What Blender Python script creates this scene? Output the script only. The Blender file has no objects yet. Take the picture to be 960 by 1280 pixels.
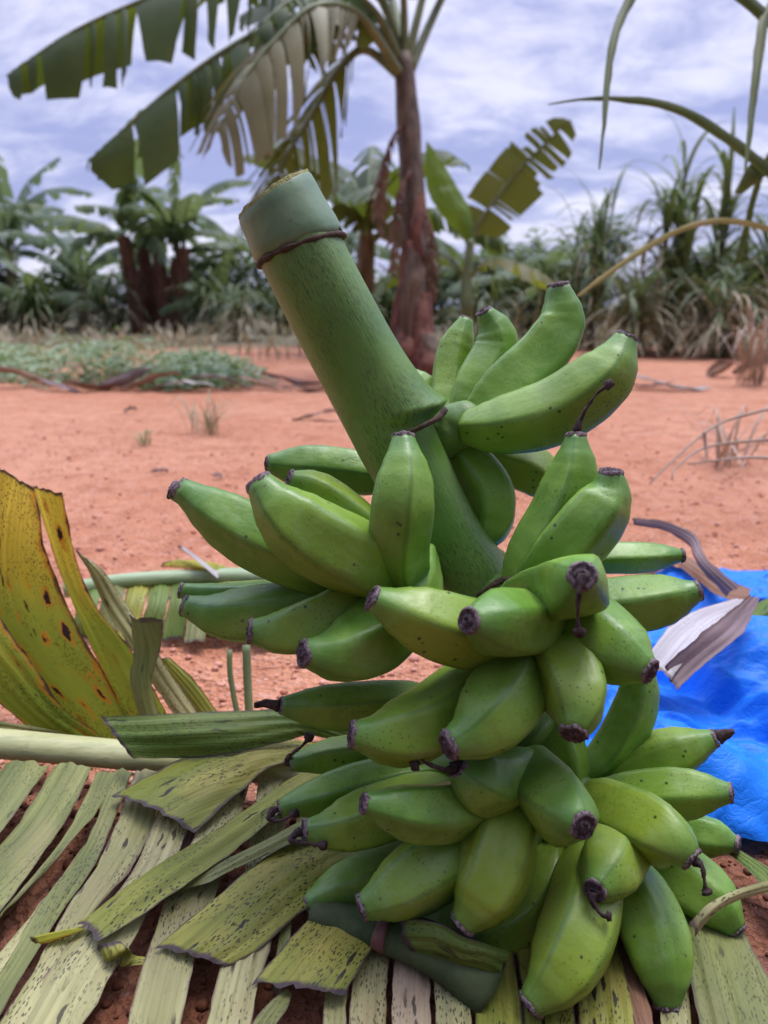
import bpy, math, random
from mathutils import Vector, Matrix, noise
R = random.Random(7)
S = bpy.context.scene
COL = S.collection
PITCH = math.radians(15.0); CH = 0.45; F = 950.0
FW = Vector((0, math.cos(PITCH), -math.sin(PITCH)))
UP = Vector((0, math.sin(PITCH), math.cos(PITCH)))
CAM = Vector((0, 0, CH))
def P(px, py, z):                       # photo pixel + distance along the lens axis -> world point
    return CAM + FW*z + Vector((1, 0, 0))*((px-480)/F*z) - UP*((py-640)/F*z)
def G(px, py, h=0.0):                   # photo pixel -> point at height h
    down = math.sin(PITCH) + math.cos(PITCH)*(py-640)/F
    return P(px, py, (CH-h)/down)
def V(*a): return Vector(a)

# ------------------------------------------------------------------ scene tree helpers
def tag(o, label, cat, group=None):
    o['label'] = label; o['category'] = cat
    if group: o['group'] = group
    return o
def thing(name, label, cat, loc, group=None):
    o = bpy.data.objects.new(name, None); COL.objects.link(o); o.location = loc
    o.empty_display_size = 0.05
    o['_loc'] = list(loc)
    return tag(o, label, cat, group)
ORG = {}
class MB:
    def __init__(s): s.v = []; s.f = []; s.a = {}
    def vert(s, p, **at):
        s.v.append(Vector(p)); i = len(s.v)-1
        for k, x in at.items(): s.a.setdefault(k, {})[i] = x
        return i
    def face(s, *i): s.f.append(tuple(i))
    def build(s, name, mat, parent=None, smooth=True, origin=None):
        if parent is not None: base = ORG[parent.name]
        elif origin is not None: base = Vector(origin)
        else: base = Vector((0, 0, 0))
        # a part's own origin is its middle
        if parent is not None and s.v:
            c = sum(s.v, Vector())/len(s.v)
        else: c = base
        me = bpy.data.meshes.new(name)
        me.from_pydata([p-c for p in s.v], [], s.f)
        for k, d in s.a.items():
            at = me.attributes.new(k, 'FLOAT', 'POINT')
            at.data.foreach_set('value', [d.get(i, 0.0) for i in range(len(s.v))])
        me.materials.append(mat)
        if smooth: me.polygons.foreach_set('use_smooth', [True]*len(me.polygons))
        me.update()
        o = bpy.data.objects.new(name, me); COL.objects.link(o)
        if parent is not None:
            o.parent = parent; o.location = c-base
        else: o.location = c
        ORG[o.name] = c
        return o
_thing = thing
def thing(name, label, cat, loc, group=None):
    o = _thing(name, label, cat, loc, group); del o['_loc']; ORG[o.name] = Vector(loc); return o

def crom(pts, n):
    """Catmull-Rom through pts, resampled evenly to n+1 points"""
    pts = [Vector(p) for p in pts]
    if len(pts) == 2:
        return [pts[0].lerp(pts[1], i/n) for i in range(n+1)]
    e = [pts[0]*2-pts[1]]+pts+[pts[-1]*2-pts[-2]]
    d = []
    for i in range(1, len(e)-2):
        p0, p1, p2, p3 = e[i-1:i+3]
        for k in range(16):
            t = k/16
            d.append(0.5*((2*p1)+(p2-p0)*t+(2*p0-5*p1+4*p2-p3)*t*t+(3*p1-p0-3*p2+p3)*t**3))
    d.append(pts[-1])
    L = [0]
    for i in range(1, len(d)): L.append(L[-1]+(d[i]-d[i-1]).length)
    out = []; j = 0
    for i in range(n+1):
        s = L[-1]*i/n
        while j < len(L)-2 and L[j+1] < s: j += 1
        q = (s-L[j])/max(1e-9, L[j+1]-L[j])
        out.append(d[j].lerp(d[j+1], min(1, max(0, q))))
    return out
def frames(c, hint=Vector((0.13, 0.2, 1))):
    n = len(c); T = [(c[min(i+1, n-1)]-c[max(i-1, 0)]).normalized() for i in range(n)]
    a = hint-T[0]*hint.dot(T[0]); a.normalize(); out = []
    for t in T:
        a = (a-t*a.dot(t)).normalized(); out.append((t, a, t.cross(a)))
    return out
def lin(table, t):
    for (a, x), (b, y) in zip(table, table[1:]):
        if t <= b:
            q = (t-a)/(b-a); q = q*q*(3-2*q)*0.5+q*0.5
            return x+(y-x)*q
    return table[-1][1]
def tube(mb, pts, rad, seg=8, n=None, cap=True, wob=0.0, sd=0):
    n = n or max(4, 3*len(pts)); c = crom(pts, n); fr = frames(c); rows = []
    for i, (p, (t, a, b)) in enumerate(zip(c, fr)):
        q = i/n; r = rad(q) if callable(rad) else rad; row = []
        for k in range(seg):
            th = 2*math.pi*k/seg
            rr = r*(1+wob*noise.noise(V(math.cos(th)*1.5+sd, math.sin(th)*1.5, q*n*0.35+sd)))
            row.append(mb.vert(p+(a*math.cos(th)+b*math.sin(th))*rr, along=q))
        rows.append(row)
    for i in range(n):
        for k in range(seg): mb.face(rows[i][k], rows[i][(k+1) % seg], rows[i+1][(k+1) % seg], rows[i+1][k])
    if cap:
        mb.face(*rows[0][::-1]); mb.face(*rows[-1])
    return rows

# ------------------------------------------------------------------ materials
class M:
    def __init__(s, name):
        s.m = bpy.data.materials.new(name); s.m.use_nodes = True
        s.t = s.m.node_tree; s.n = s.t.nodes; s.n.clear()
        s.out = s.n.new('ShaderNodeOutputMaterial'); s.b = s.n.new('ShaderNodeBsdfPrincipled')
        s.t.links.new(s.b.outputs[0], s.out.inputs[0])
    def put(s, node, key, val):
        i = node.inputs[key]
        if isinstance(val, bpy.types.NodeSocket): s.t.links.new(val, i)
        elif val is not None: i.default_value = val
    def coord(s, k='Object'):
        return s.n.new('ShaderNodeTexCoord').outputs[k]
    def attr(s, k):
        a = s.n.new('ShaderNodeAttribute'); a.attribute_name = k; return a.outputs['Fac']
    def comb(s, x, y, z=0.0):
        c = s.n.new('ShaderNodeCombineXYZ')
        for k, q in zip('XYZ', (x, y, z)): s.put(c, k, q)
        return c.outputs[0]
    def math(s, op, a, b=None, c=None, clamp=False):
        m = s.n.new('ShaderNodeMath'); m.operation = op; m.use_clamp = clamp
        s.put(m, 0, a); s.put(m, 1, b)
        if c is not None: s.put(m, 2, c)
        return m.outputs[0]
    def vadd(s, a, b):
        m = s.n.new('ShaderNodeVectorMath'); m.operation = 'ADD'; s.put(m, 0, a); s.put(m, 1, b); return m.outputs[0]
    def vmul(s, a, b):
        m = s.n.new('ShaderNodeVectorMath'); m.operation = 'MULTIPLY'; s.put(m, 0, a); s.put(m, 1, b); return m.outputs[0]
    def noise(s, vec, scale, detail=3, rough=0.55, dist=0.0):
        m = s.n.new('ShaderNodeTexNoise'); s.put(m, 'Vector', vec); s.put(m, 'Scale', scale)
        s.put(m, 'Detail', detail); s.put(m, 'Roughness', rough); s.put(m, 'Distortion', dist); return m.outputs['Fac']
    def voro(s, vec, scale, feat='F1', rnd=1.0):
        m = s.n.new('ShaderNodeTexVoronoi'); m.feature = feat; s.put(m, 'Vector', vec); s.put(m, 'Scale', scale)
        s.put(m, 'Randomness', rnd); return m.outputs['Distance']
    def ramp(s, fac, a, b, lo=0.0, hi=1.0):
        m = s.n.new('ShaderNodeMapRange'); m.interpolation_type = 'SMOOTHSTEP'; s.put(m, 0, fac)
        s.put(m, 1, a); s.put(m, 2, b); s.put(m, 3, lo); s.put(m, 4, hi); return m.outputs[0]
    def mix(s, fac, a, b, mode='MIX'):
        m = s.n.new('ShaderNodeMix'); m.data_type = 'RGBA'; m.blend_type = mode
        s.put(m, 0, fac)
        for k, q in ((6, a), (7, b)):
            if isinstance(q, tuple): q = (*q, 1)
            s.put(m, k, q)
        return m.outputs[2]
    def rnd(s):
        return s.n.new('ShaderNodeObjectInfo').outputs['Random']
    def bump(s, h, strength=0.3, dist=0.002):
        m = s.n.new('ShaderNodeBump'); s.put(m, 'Strength', strength); s.put(m, 'Distance', dist); s.put(m, 'Height', h)
        s.put(s.b, 'Normal', m.outputs[0]); return m.outputs[0]
    def done(s, col, rough=0.6, spec=0.4, trans=0.0, tcol=None):
        s.put(s.b, 'Base Color', (*col, 1) if isinstance(col, tuple) else col); s.put(s.b, 'Roughness', rough)
        s.put(s.b, 'Specular IOR Level', spec)
        if trans:
            t = s.n.new('ShaderNodeBsdfTranslucent')
            tc = tcol if tcol is not None else col
            s.put(t, 'Color', (*tc, 1) if isinstance(tc, tuple) else tc)
            x = s.n.new('ShaderNodeMixShader'); s.put(x, 0, trans)
            s.t.links.new(s.b.outputs[0], x.inputs[1]); s.t.links.new(t.outputs[0], x.inputs[2])
            s.t.links.new(x.outputs[0], s.out.inputs[0])
        return s.m

def mat_banana():
    m = M('green_banana_skin'); o = m.coord(); r = m.rnd()
    al = m.attr('along'); rg = m.attr('ridge')
    off = m.vadd(o, m.comb(m.math('MULTIPLY', r, 13.0), m.math('MULTIPLY', r, 7.0), r))
    n1 = m.noise(off, 22, 3)
    col = m.mix(m.ramp(n1, 0.35, 0.68), (0.100, 0.226, 0.018), (0.190, 0.338, 0.043))
    col = m.mix(m.ramp(m.math('ADD', r, m.math('MULTIPLY', m.noise(off, 9, 2), 0.6)), 0.45, 1.35), col, (0.225, 0.325, 0.028))
    # greener necks and a greener line along each ridge
    col = m.mix(m.ramp(al, 0.80, 0.99, 0, 0.75), col, (0.095, 0.225, 0.038))
    col = m.mix(m.math('MULTIPLY', m.ramp(rg, 0.80, 0.97), 0.6), col, (0.065, 0.155, 0.024))
    lg = m.noise(m.comb(m.math('MULTIPLY', al, 3.0), m.math('MULTIPLY', m.attr('ang'), 16.0), m.math('MULTIPLY', r, 20.0)), 3.0, 3)
    col = m.mix(m.math('MULTIPLY', m.ramp(lg, 0.35, 0.8, 0, 0.2), m.ramp(al, 0.92, 0.65)), col, (0.25, 0.34, 0.11))
    # fine lenticels, sap specks, brown scuffs
    v1 = m.voro(off, 330); p1 = m.math('MULTIPLY', m.ramp(v1, 0.27, 0.15), m.ramp(m.noise(off, 24, 2), 0.47, 0.66))
    col = m.mix(m.math('MULTIPLY', p1, 0.75), col, (0.035, 0.045, 0.012))
    v2 = m.voro(off, 120); p2 = m.math('MULTIPLY', m.ramp(v2, 0.19, 0.12), m.ramp(m.noise(off, 55, 2), 0.56, 0.62))
    col = m.mix(m.math('MULTIPLY', p2, 0.85), col, (0.02, 0.02, 0.01))
    sc = m.noise(off, 95, 6, 0.78, .4)
    col = m.mix(m.math('MULTIPLY', m.ramp(sc, 0.60, 0.70, 0, 0.6), m.ramp(m.noise(off, 13, 2), .50, .62)), col, (0.075, 0.070, 0.022))
    bl = m.noise(off, 38, 5, 0.72)
    col = m.mix(m.ramp(bl, 0.50, 0.72, 0, 0.30), col, (0.26, 0.36, 0.15))
    col = m.mix(m.ramp(bl, 0.46, 0.30, 0, 0.35), col, (0.060, 0.160, 0.009))
    h = m.math('ADD', m.noise(off, 190, 3), m.math('MULTIPLY', lg, 0.3))
    m.bump(h, 0.4, 0.0009)
    rough = m.ramp(m.noise(off, 45, 3), 0.3, 0.7, 0.34, 0.50)
    m.put(m.b, 'Subsurface Weight', 0.12); m.put(m.b, 'Subsurface Radius', (0.006, 0.008, 0.002)); m.put(m.b, 'Subsurface Scale', 1.0)
    return m.done(col, rough, 0.42)
def mat_stalk():
    m = M('bunch_stalk_skin'); o = m.coord(); al = m.attr('along')
    n1 = m.noise(o, 14, 4)
    col = m.mix(m.ramp(n1, 0.3, 0.7), (0.076, 0.170, 0.021), (0.132, 0.240, 0.042))
    fib = m.noise(m.comb(m.math('MULTIPLY', al, 4), m.math('MULTIPLY', m.attr('ang'), 30.0)), 4, 4)
    col = m.mix(m.ramp(fib, 0.4, 0.75, 0, 0.4), col, (0.17, 0.275, 0.085))
    sm = m.math('MULTIPLY', m.ramp(m.noise(m.comb(m.math('MULTIPLY', al, 34.0), m.math('MULTIPLY', m.attr('ang'), 22.0)), 2.2, 6, 0.8), 0.46, 0.66), m.ramp(m.noise(o, 16, 3), 0.40, 0.58))
    col = m.mix(m.math('MULTIPLY', sm, 0.75), col, (0.022, 0.025, 0.012))
    m.bump(m.math('ADD', fib, m.noise(o, 260, 3)), 0.35, 0.0008)
    return m.done(col, m.ramp(n1, 0.3, 0.7, 0.36, 0.52), 0.45)
def mat_simple(name, a, b, scale=40, rough=0.7, spec=0.3, bump=0.4, bd=0.001, trans=0.0, stretch=None):
    m = M(name); o = m.coord()
    if stretch: o = m.vmul(o, stretch)
    n1 = m.noise(o, scale, 4, 0.62)
    col = m.mix(m.ramp(n1, 0.3, 0.7), a, b)
    n2 = m.noise(o, scale*4.5, 3)
    col = m.mix(m.ramp(n2, 0.55, 0.75, 0, 0.4), col, tuple(x*0.45 for x in a))
    if bump: m.bump(m.math('ADD', n1, n2), bump, bd)
    return m.done(col, rough, spec, trans)
def mat_blossom():
    m = M('dried_blossom_end'); o = m.coord(); al = m.attr('along')
    n1 = m.noise(o, 420, 4, 0.7)
    rings = m.noise(m.comb(m.math('MULTIPLY', al, 22.0), 0.0, 0.0), 1.0, 2)
    col = m.mix(m.ramp(n1, 0.35, 0.65), (0.030, 0.019, 0.021), (0.14, 0.10, 0.108))
    col = m.mix(m.math('MULTIPLY', m.math('MULTIPLY', m.ramp(al, 0.25, 0.03), 0.9), m.ramp(n1, .35, .6)), col, (0.26, 0.20, 0.205))
    col = m.mix(m.ramp(rings, 0.5, 0.62, 0, 0.6), col, (0.025, 0.014, 0.015))
    m.bump(m.math('ADD', n1, rings), 0.8, 0.0012)
    return m.done(col, 0.8, 0.25)
def strip_mat(name, c1, c2, dry, edge, spk=0.6, dark=(0.016, 0.011, 0.007), trans=0.12, big=0.0, drymix=0.5):
    """torn banana-leaf strip: u = metres along, v = metres across, vf = 0..1 across, en = metres from its free end"""
    m = M(name); r = m.rnd(); u = m.attr('u'); v = m.attr('v'); vf = m.attr('vf'); en = m.attr('en')
    ro = m.math('MULTIPLY', r, 9.0)
    uv = m.comb(m.math('ADD', u, ro), v, ro)
    n1 = m.noise(m.vmul(uv, (7, 26, 1)), 1.0, 4, 0.6)
    col = m.mix(m.ramp(n1, 0.3, 0.7), c1, c2)
    n3 = m.noise(m.vmul(uv, (10, 12, 1)), 1.0, 3)
    col = m.mix(m.ramp(n3, 0.48, 0.72, 0, drymix), col, dry)
    vein = m.noise(m.vmul(uv, (2.5, 420, 1)), 1.0, 3, 0.6)
    col = m.mix(m.ramp(vein, 0.45, 0.7, 0, 0.40), col, tuple(x*0.55 for x in c1))
    fold = m.noise(m.vmul(uv, (1.2, 80, 1)), 1.0, 2)
    col = m.mix(m.ramp(fold, 0.55, 0.68, 0, 0.25), col, tuple(min(1, x*1.5) for x in c2))
    if big: col = m.mix(m.ramp(m.math('ADD', en, m.math('MULTIPLY', n1, .12)), .10, .24, 0, .88), col, (.19, .29, .025))
    # specks stretched along the veins
    a = m.voro(m.vmul(uv, (210, 600, 1)), 1.0)
    p = m.math('MULTIPLY', m.ramp(a, 0.36, 0.27), m.ramp(m.noise(m.vmul(uv, (17, 30, 1)), 1.0, 3, .7), 0.40, 0.60))
    col = m.mix(m.math('MULTIPLY', p, spk), col, dark)
    a2 = m.voro(m.vmul(m.vadd(uv, m.comb(0.0, m.math('MULTIPLY', m.noise(m.vmul(uv, (90, 90, 1)), 1.0, 2), 0.006))), (30, 150, 1)), 1.0)
    p2 = m.math('MULTIPLY', m.ramp(a2, 0.27, 0.21), m.ramp(m.noise(m.vmul(uv, (15, 20, 1)), 1.0, 1), 0.52, 0.60))
    col = m.mix(m.math('MULTIPLY', p2, min(1, spk*1.0)), col, dark)
    if big:
        a3 = m.math('ADD', m.voro(m.vmul(uv, (22, 62, 1)), 1.0), m.math('MULTIPLY', m.math('SUBTRACT', m.noise(m.vmul(uv, (38, 75, 1)), 1, 5, .7), 0.5), 0.8))
        g = m.ramp(m.noise(m.vmul(uv, (6, 9, 1)), 1.0, 1), 0.46, 0.54)
        col = m.mix(m.math('MULTIPLY', m.math('MULTIPLY', m.ramp(a3, 0.40, 0.24), g), 0.8*big), col, (0.50, 0.19, 0.015))
        col = m.mix(m.math('MULTIPLY', m.math('MULTIPLY', m.ramp(a3, 0.235, 0.20), g), big), col, (0.028, 0.016, 0.010))
    if big:
        eo = m.math('ADD', m.math('MINIMUM', vf, m.math('SUBTRACT', 1.0, vf)), m.math('MULTIPLY', m.math('SUBTRACT', m.noise(m.vmul(uv, (22, 30, 1)), 1.0, 4, .7), 0.5), 0.42))
        col = m.mix(m.ramp(eo, 0.10, 0.0, 0, 0.8), col, (0.52, 0.20, 0.015)); col = m.mix(m.ramp(eo, 0.015, -0.02, 0, 0.95), col, edge)
    # dried rim on the long edges and at the cut end
    ed = m.math('MULTIPLY', m.math('MINIMUM', vf, m.math('SUBTRACT', 1.0, vf)), 1.0)
    ed = m.math('ADD', ed, m.math('MULTIPLY', m.math('SUBTRACT', m.noise(m.vmul(uv, (45, 45, 1)), 1.0, 3), 0.5), 0.10))
    col = m.mix(m.ramp(ed, 0.045, 0.0, 0, 0.85), col, edge)
    e2 = m.math('ADD', en, m.math('MULTIPLY', m.math('SUBTRACT', m.noise(m.vmul(uv, (70, 70, 1)), 1.0, 3), 0.5), 0.010))
    col = m.mix(m.ramp(e2, 0.0055, 0.0015, 0, 0.95), col, edge)
    m.bump(m.math('ADD', vein, m.math('MULTIPLY', fold, 1.5)), 0.5, 0.0012)
    return m.done(col, 0.55, 0.3, trans)
def leaf_mat(name, c1, c2, dry=(0.20, 0.16, 0.05), drymix=0.3, trans=0.3, tcol=(0.16, 0.24, 0.02), sc=3.0):
    m = M(name); o = m.coord(); r = m.rnd()
    n1 = m.noise(m.vadd(o, m.comb(m.math('MULTIPLY', r, 20.0), r, 0.0)), sc, 4, 0.6)
    col = m.mix(m.ramp(n1, 0.3, 0.7), c1, c2)
    n2 = m.noise(o, sc*2.3, 3)
    col = m.mix(m.ramp(n2, 0.55, 0.75, 0, drymix), col, dry)
    col = m.mix(m.math('MULTIPLY', m.ramp(m.attr('lt'), 0.3, 1.0), 0.35), col, tuple(min(1, x*1.8) for x in c2))
    return m.done(col, 0.5, 0.35, trans, tcol)
def mat_soil():
    m = M('red_soil'); o = m.coord()
    n1 = m.noise(o, 1.1, 4, 0.6); n2 = m.noise(o, 9, 5, 0.65); n3 = m.noise(o, 85, 4, 0.7)
    col = m.mix(m.ramp(n1, 0.3, 0.7), (0.54, 0.232, 0.122), (0.65, 0.325, 0.19))
    col = m.mix(m.ramp(n2, 0.42, 0.72, 0, 0.6), col, (0.37, 0.132, 0.066))
    col = m.mix(m.ramp(n3, 0.55, 0.75, 0, 0.5), col, (0.66, 0.39, 0.30))
    g = m.voro(o, 95); col = m.mix(m.math('MULTIPLY', m.ramp(g, 0.24, 0.12), m.ramp(m.noise(o, 30, 2), 0.48, 0.6)), col, (0.68, 0.47, 0.38))
    gd = m.voro(o, 60); col = m.mix(m.math('MULTIPLY', m.ramp(gd, 0.22, 0.10), m.ramp(m.noise(o, 17, 2), 0.55, 0.62)), col, (0.20, 0.07, 0.04))
    # beyond the clearing the soil is hidden by mould and thin grass
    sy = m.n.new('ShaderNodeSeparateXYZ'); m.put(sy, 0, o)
    damp_shade = m.ramp(m.math('ADD', sy.outputs[1], m.math('MULTIPLY', m.noise(o, 7, 3), .22)), .80, .62, 0, .72)  # damp near soil, with shade between the leaf strips put into the colour
    g2 = m.noise(o, 34, 3, .7); col = m.mix(m.ramp(g2, .54, .68, 0, .55), col, (0.66, 0.37, 0.28)); col = m.mix(m.ramp(g2, .46, .34, 0, .5), col, (0.36, 0.125, 0.072))
    sx = m.n.new('ShaderNodeSeparateXYZ'); m.put(sx, 0, o)
    far = m.ramp(m.math('ADD', sx.outputs[1], m.math('MULTIPLY', m.noise(o, .9, 4), 2.0)), 9.0, 11.5)
    col = m.mix(far, col, m.mix(m.ramp(n2, .35, .65), (0.075, 0.085, 0.040), (0.20, 0.16, 0.10)))
    col = m.mix(damp_shade, col, (0.135, 0.048, 0.026))
    h = m.math('ADD', m.math('ADD', n2, n3), m.math('MULTIPLY', m.voro(o, 130), 0.8))
    m.bump(h, 1.0, 0.011)
    return m.done(col, 0.92, 0.12)
def mat_bag():
    m = M('blue_plastic_film'); o = m.coord()
    n1 = m.noise(o, 9, 3); col = m.mix(m.ramp(n1, 0.3, 0.7), (0.008, 0.19, 0.80), (0.012, 0.22, 0.86))
    w = m.vadd(m.vmul(o, (.4, 1.5, 1)), m.vmul(m.comb(m.noise(o, 26, 3), m.noise(m.vadd(o, (3, 1, 2)), 26, 3), 0.0), (.09, .09, 0)))
    c1 = m.math('MINIMUM', m.voro(w, 30, 'DISTANCE_TO_EDGE'), 0.10); c2 = m.math('MINIMUM', m.voro(w, 85, 'DISTANCE_TO_EDGE'), 0.10)
    m.bump(m.math('ADD', c1, m.math('MULTIPLY', c2, .6)), 0.32, 0.010)
    return m.done(col, 0.50, 0.3, 0.12, (0.01, 0.25, 0.90))

MB_BANANA = mat_banana(); M_STALK = mat_stalk(); M_BLOS = mat_blossom()
M_RING = mat_simple('dry_bract_scar', (0.045, 0.028, 0.02), (0.11, 0.07, 0.05), 120, 0.85, 0.2, 0.8)
M_CUT = mat_simple('cut_stalk_flesh', (0.19, 0.20, 0.06), (0.33, 0.30, 0.12), 160, 0.75, 0.3, 0.9, 0.002)
M_COLLAR = mat_simple('pale_stalk_collar', (0.115, 0.20, 0.095), (0.17, 0.265, 0.135), 26, 0.42, 0.45, 0.3)
M_CROWN = mat_simple('hand_crown_skin', (0.085, 0.17, 0.03), (0.14, 0.23, 0.055), 35, 0.5, 0.4, 0.4)
M_STYLE = mat_simple('dry_flower_thread', (0.022, 0.014, 0.014), (0.09, 0.06, 0.055), 200, 0.85, 0.2, 0.5)
M_PALE = strip_mat('pale_dry_leaf_strip', (0.24, 0.235, 0.085), (0.43, 0.41, 0.185), (0.34, 0.25, 0.13), (0.13, 0.085, 0.065), 0.85)
M_GREY = strip_mat('grey_green_leaf_strip', (0.105, 0.130, 0.032), (0.215, 0.23, 0.068), (0.33, 0.29, 0.12), (0.10, 0.08, 0.05), 0.6)
M_GREEN = strip_mat('speckled_green_leaf_strip', (0.145, 0.175, 0.018), (0.32, 0.315, 0.052), (0.42, 0.32, 0.08), (0.045, 0.026, 0.035), 0.95)
M_DKGREEN = strip_mat('dark_green_leaf_strip', (0.070, 0.130, 0.016), (0.14, 0.205, 0.035), (0.20, 0.20, 0.045), (0.05, 0.028, 0.035), 0.6)
M_YEL = strip_mat('yellowed_leaf_strip', (0.62, 0.48, 0.035), (0.76, 0.60, 0.07), (0.38, 0.38, 0.045), (0.055, 0.026, 0.018), 0.9, (0.06, 0.026, 0.010), 0.5, 1.0)
M_YELG = strip_mat('yellow_green_leaf_strip', (0.33, 0.37, 0.035), (0.50, 0.48, 0.06), (0.50, 0.40, 0.04), (0.06, 0.035, 0.02), 0.9, (0.04, 0.025, 0.010), 0.45, 0.7)
M_PINK = strip_mat('pinkish_dry_leaf_strip', (0.33, 0.25, 0.16), (0.42, 0.34, 0.20), (0.28, 0.17, 0.12), (0.16, 0.09, 0.07), 0.8)
M_BROWN = strip_mat('brown_dry_leaf_strip', (0.17, 0.085, 0.05), (0.30, 0.16, 0.085), (0.22, 0.15, 0.11), (0.08, 0.045, 0.03), 0.3)
M_ASH = strip_mat('ashen_dry_leaf_strip', (0.40, 0.36, 0.33), (0.58, 0.55, 0.52), (0.30, 0.22, 0.19), (0.13, 0.09, 0.08), 0.3)
M_MAUVE = strip_mat('mauve_dry_leaf_strip', (0.17, 0.11, 0.105), (0.27, 0.19, 0.18), (0.13, 0.09, 0.08), (0.10, 0.06, 0.05), 0.3)
M_MIDRIB = mat_simple('pale_midrib', (0.36, 0.38, 0.16), (0.50, 0.49, 0.24), 16, 0.45, 0.4, 0.3, 0.001, 0, (1, 5, 5))
M_MIDRIB2 = mat_simple('pale_green_midrib', (0.23, 0.33, 0.16), (0.36, 0.44, 0.25), 16, 0.45, 0.4, 0.3, 0.001, 0, (1, 5, 5))
M_OFFCUT = mat_simple('grey_green_leaf_base', (0.032, 0.052, 0.018), (0.075, 0.095, 0.040), 30, 0.75, 0.15, 0.4)
M_PINKCUT = mat_simple('reddened_cut', (0.11, 0.045, 0.042), (0.17, 0.085, 0.06), 90, 0.6, 0.3, 0.4)
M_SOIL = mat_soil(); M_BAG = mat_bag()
M_CLODWETSHADE = mat_simple('damp_shaded_soil_clod', (0.10, 0.035, 0.018), (0.19, 0.07, 0.04), 60, 0.9, 0.15, 0.6)  # damp clods, their colour also darkened to paint the shade in leaf gaps
M_CLOD = mat_simple('red_soil_clod', (0.42, 0.16, 0.09), (0.66, 0.37, 0.27), 22, 0.95, 0.1, 0.6)
M_FROND = leaf_mat('banana_frond_blade', (0.035, 0.075, 0.020), (0.075, 0.125, 0.035), trans=0.32, tcol=(0.15, 0.20, 0.015))
M_FRONDO = leaf_mat('olive_frond_blade', (0.16, 0.175, 0.085), (0.26, 0.265, 0.14), (0.24, 0.20, 0.08), 0.6, 0.3, (0.24, 0.22, 0.04))
M_FRONDY = leaf_mat('yellow_green_frond_blade', (0.065, 0.085, 0.014), (0.13, 0.14, 0.025), (0.25, 0.17, 0.03), 0.4, 0.4, (0.24, 0.28, 0.02))
M_FRONDL = leaf_mat('light_green_frond_blade', (0.09, 0.19, 0.02), (0.16, 0.28, 0.04), (0.16, 0.2, 0.03), 0.2, 0.4, (0.28, 0.42, 0.03))
M_FAR = leaf_mat('far_leaf', (0.055, 0.098, 0.040), (0.115, 0.178, 0.080), (0.24, 0.22, 0.10), 0.35, 0.35, (0.22, 0.29, 0.09), 1.2)
M_FAR2 = leaf_mat('far_blue_green_leaf', (0.062, 0.108, 0.060), (0.13, 0.19, 0.115), (0.2, 0.2, 0.11), 0.25, 0.35, (0.20, 0.28, 0.11), 1.2)
M_CANE = leaf_mat('cane_grass_blade', (0.062, 0.105, 0.042), (0.14, 0.195, 0.085), (0.24, 0.20, 0.10), 0.35, 0.25, (0.13, 0.19, 0.04), 2.0)
M_CANEDRY = leaf_mat('dry_cane_blade', (0.23, 0.20, 0.12), (0.36, 0.31, 0.19), (0.20, 0.13, 0.08), 0.4, 0.2, (0.30, 0.25, 0.10), 2.0)
M_WEED = leaf_mat('weed_leaf', (0.14, 0.215, 0.10), (0.27, 0.36, 0.19), (0.30, 0.30, 0.15), 0.35, 0.25, (0.2, 0.3, 0.08), 4.0)
M_DRYW = leaf_mat('dull_grass', (0.16, 0.16, 0.08), (0.28, 0.26, 0.15), (0.30, 0.2, 0.12), 0.4, 0.15, (0.25, 0.25, 0.1), 4.0)
M_DRYG = leaf_mat('dry_grass', (0.30, 0.21, 0.15), (0.46, 0.36, 0.27), (0.22, 0.13, 0.10), 0.4, 0.15, (0.3, 0.2, 0.1), 4.0)
M_PSEUDO = mat_simple('banana_trunk_sheath', (0.075, 0.050, 0.034), (0.20, 0.15, 0.095), 5, 0.6, 0.3, 0.6, 0.01, 0, (4, 4, 0.7))
M_PSEUDOR = mat_simple('dry_red_brown_sheath', (0.085, 0.038, 0.027), (0.25, 0.12, 0.085), 6, 0.75, 0.2, 0.6, 0.01, 0, (4, 4, 0.7))
M_PETIOLE = mat_simple('green_petiole', (0.11, 0.15, 0.055), (0.20, 0.24, 0.10), 8, 0.5, 0.35, 0.2)
M_CULM = mat_simple('grass_culm', (0.10, 0.14, 0.05), (0.20, 0.22, 0.10), 12, 0.6, 0.3, 0.2)
M_WOOD = mat_simple('shrub_wood', (0.09, 0.06, 0.045), (0.17, 0.12, 0.09), 20, 0.85, 0.2, 0.5)
M_BLADE = strip_mat('arching_green_blade', (0.060, 0.098, 0.020), (0.115, 0.155, 0.035), (0.14, 0.15, 0.04), (0.10, 0.09, 0.03), 0.2, trans=0.25)
M_BLADEY = strip_mat('arching_yellow_blade', (0.26, 0.25, 0.055), (0.40, 0.34, 0.12), (0.42, 0.31, 0.16), (0.20, 0.14, 0.06), 0.3, trans=0.2)

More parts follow.
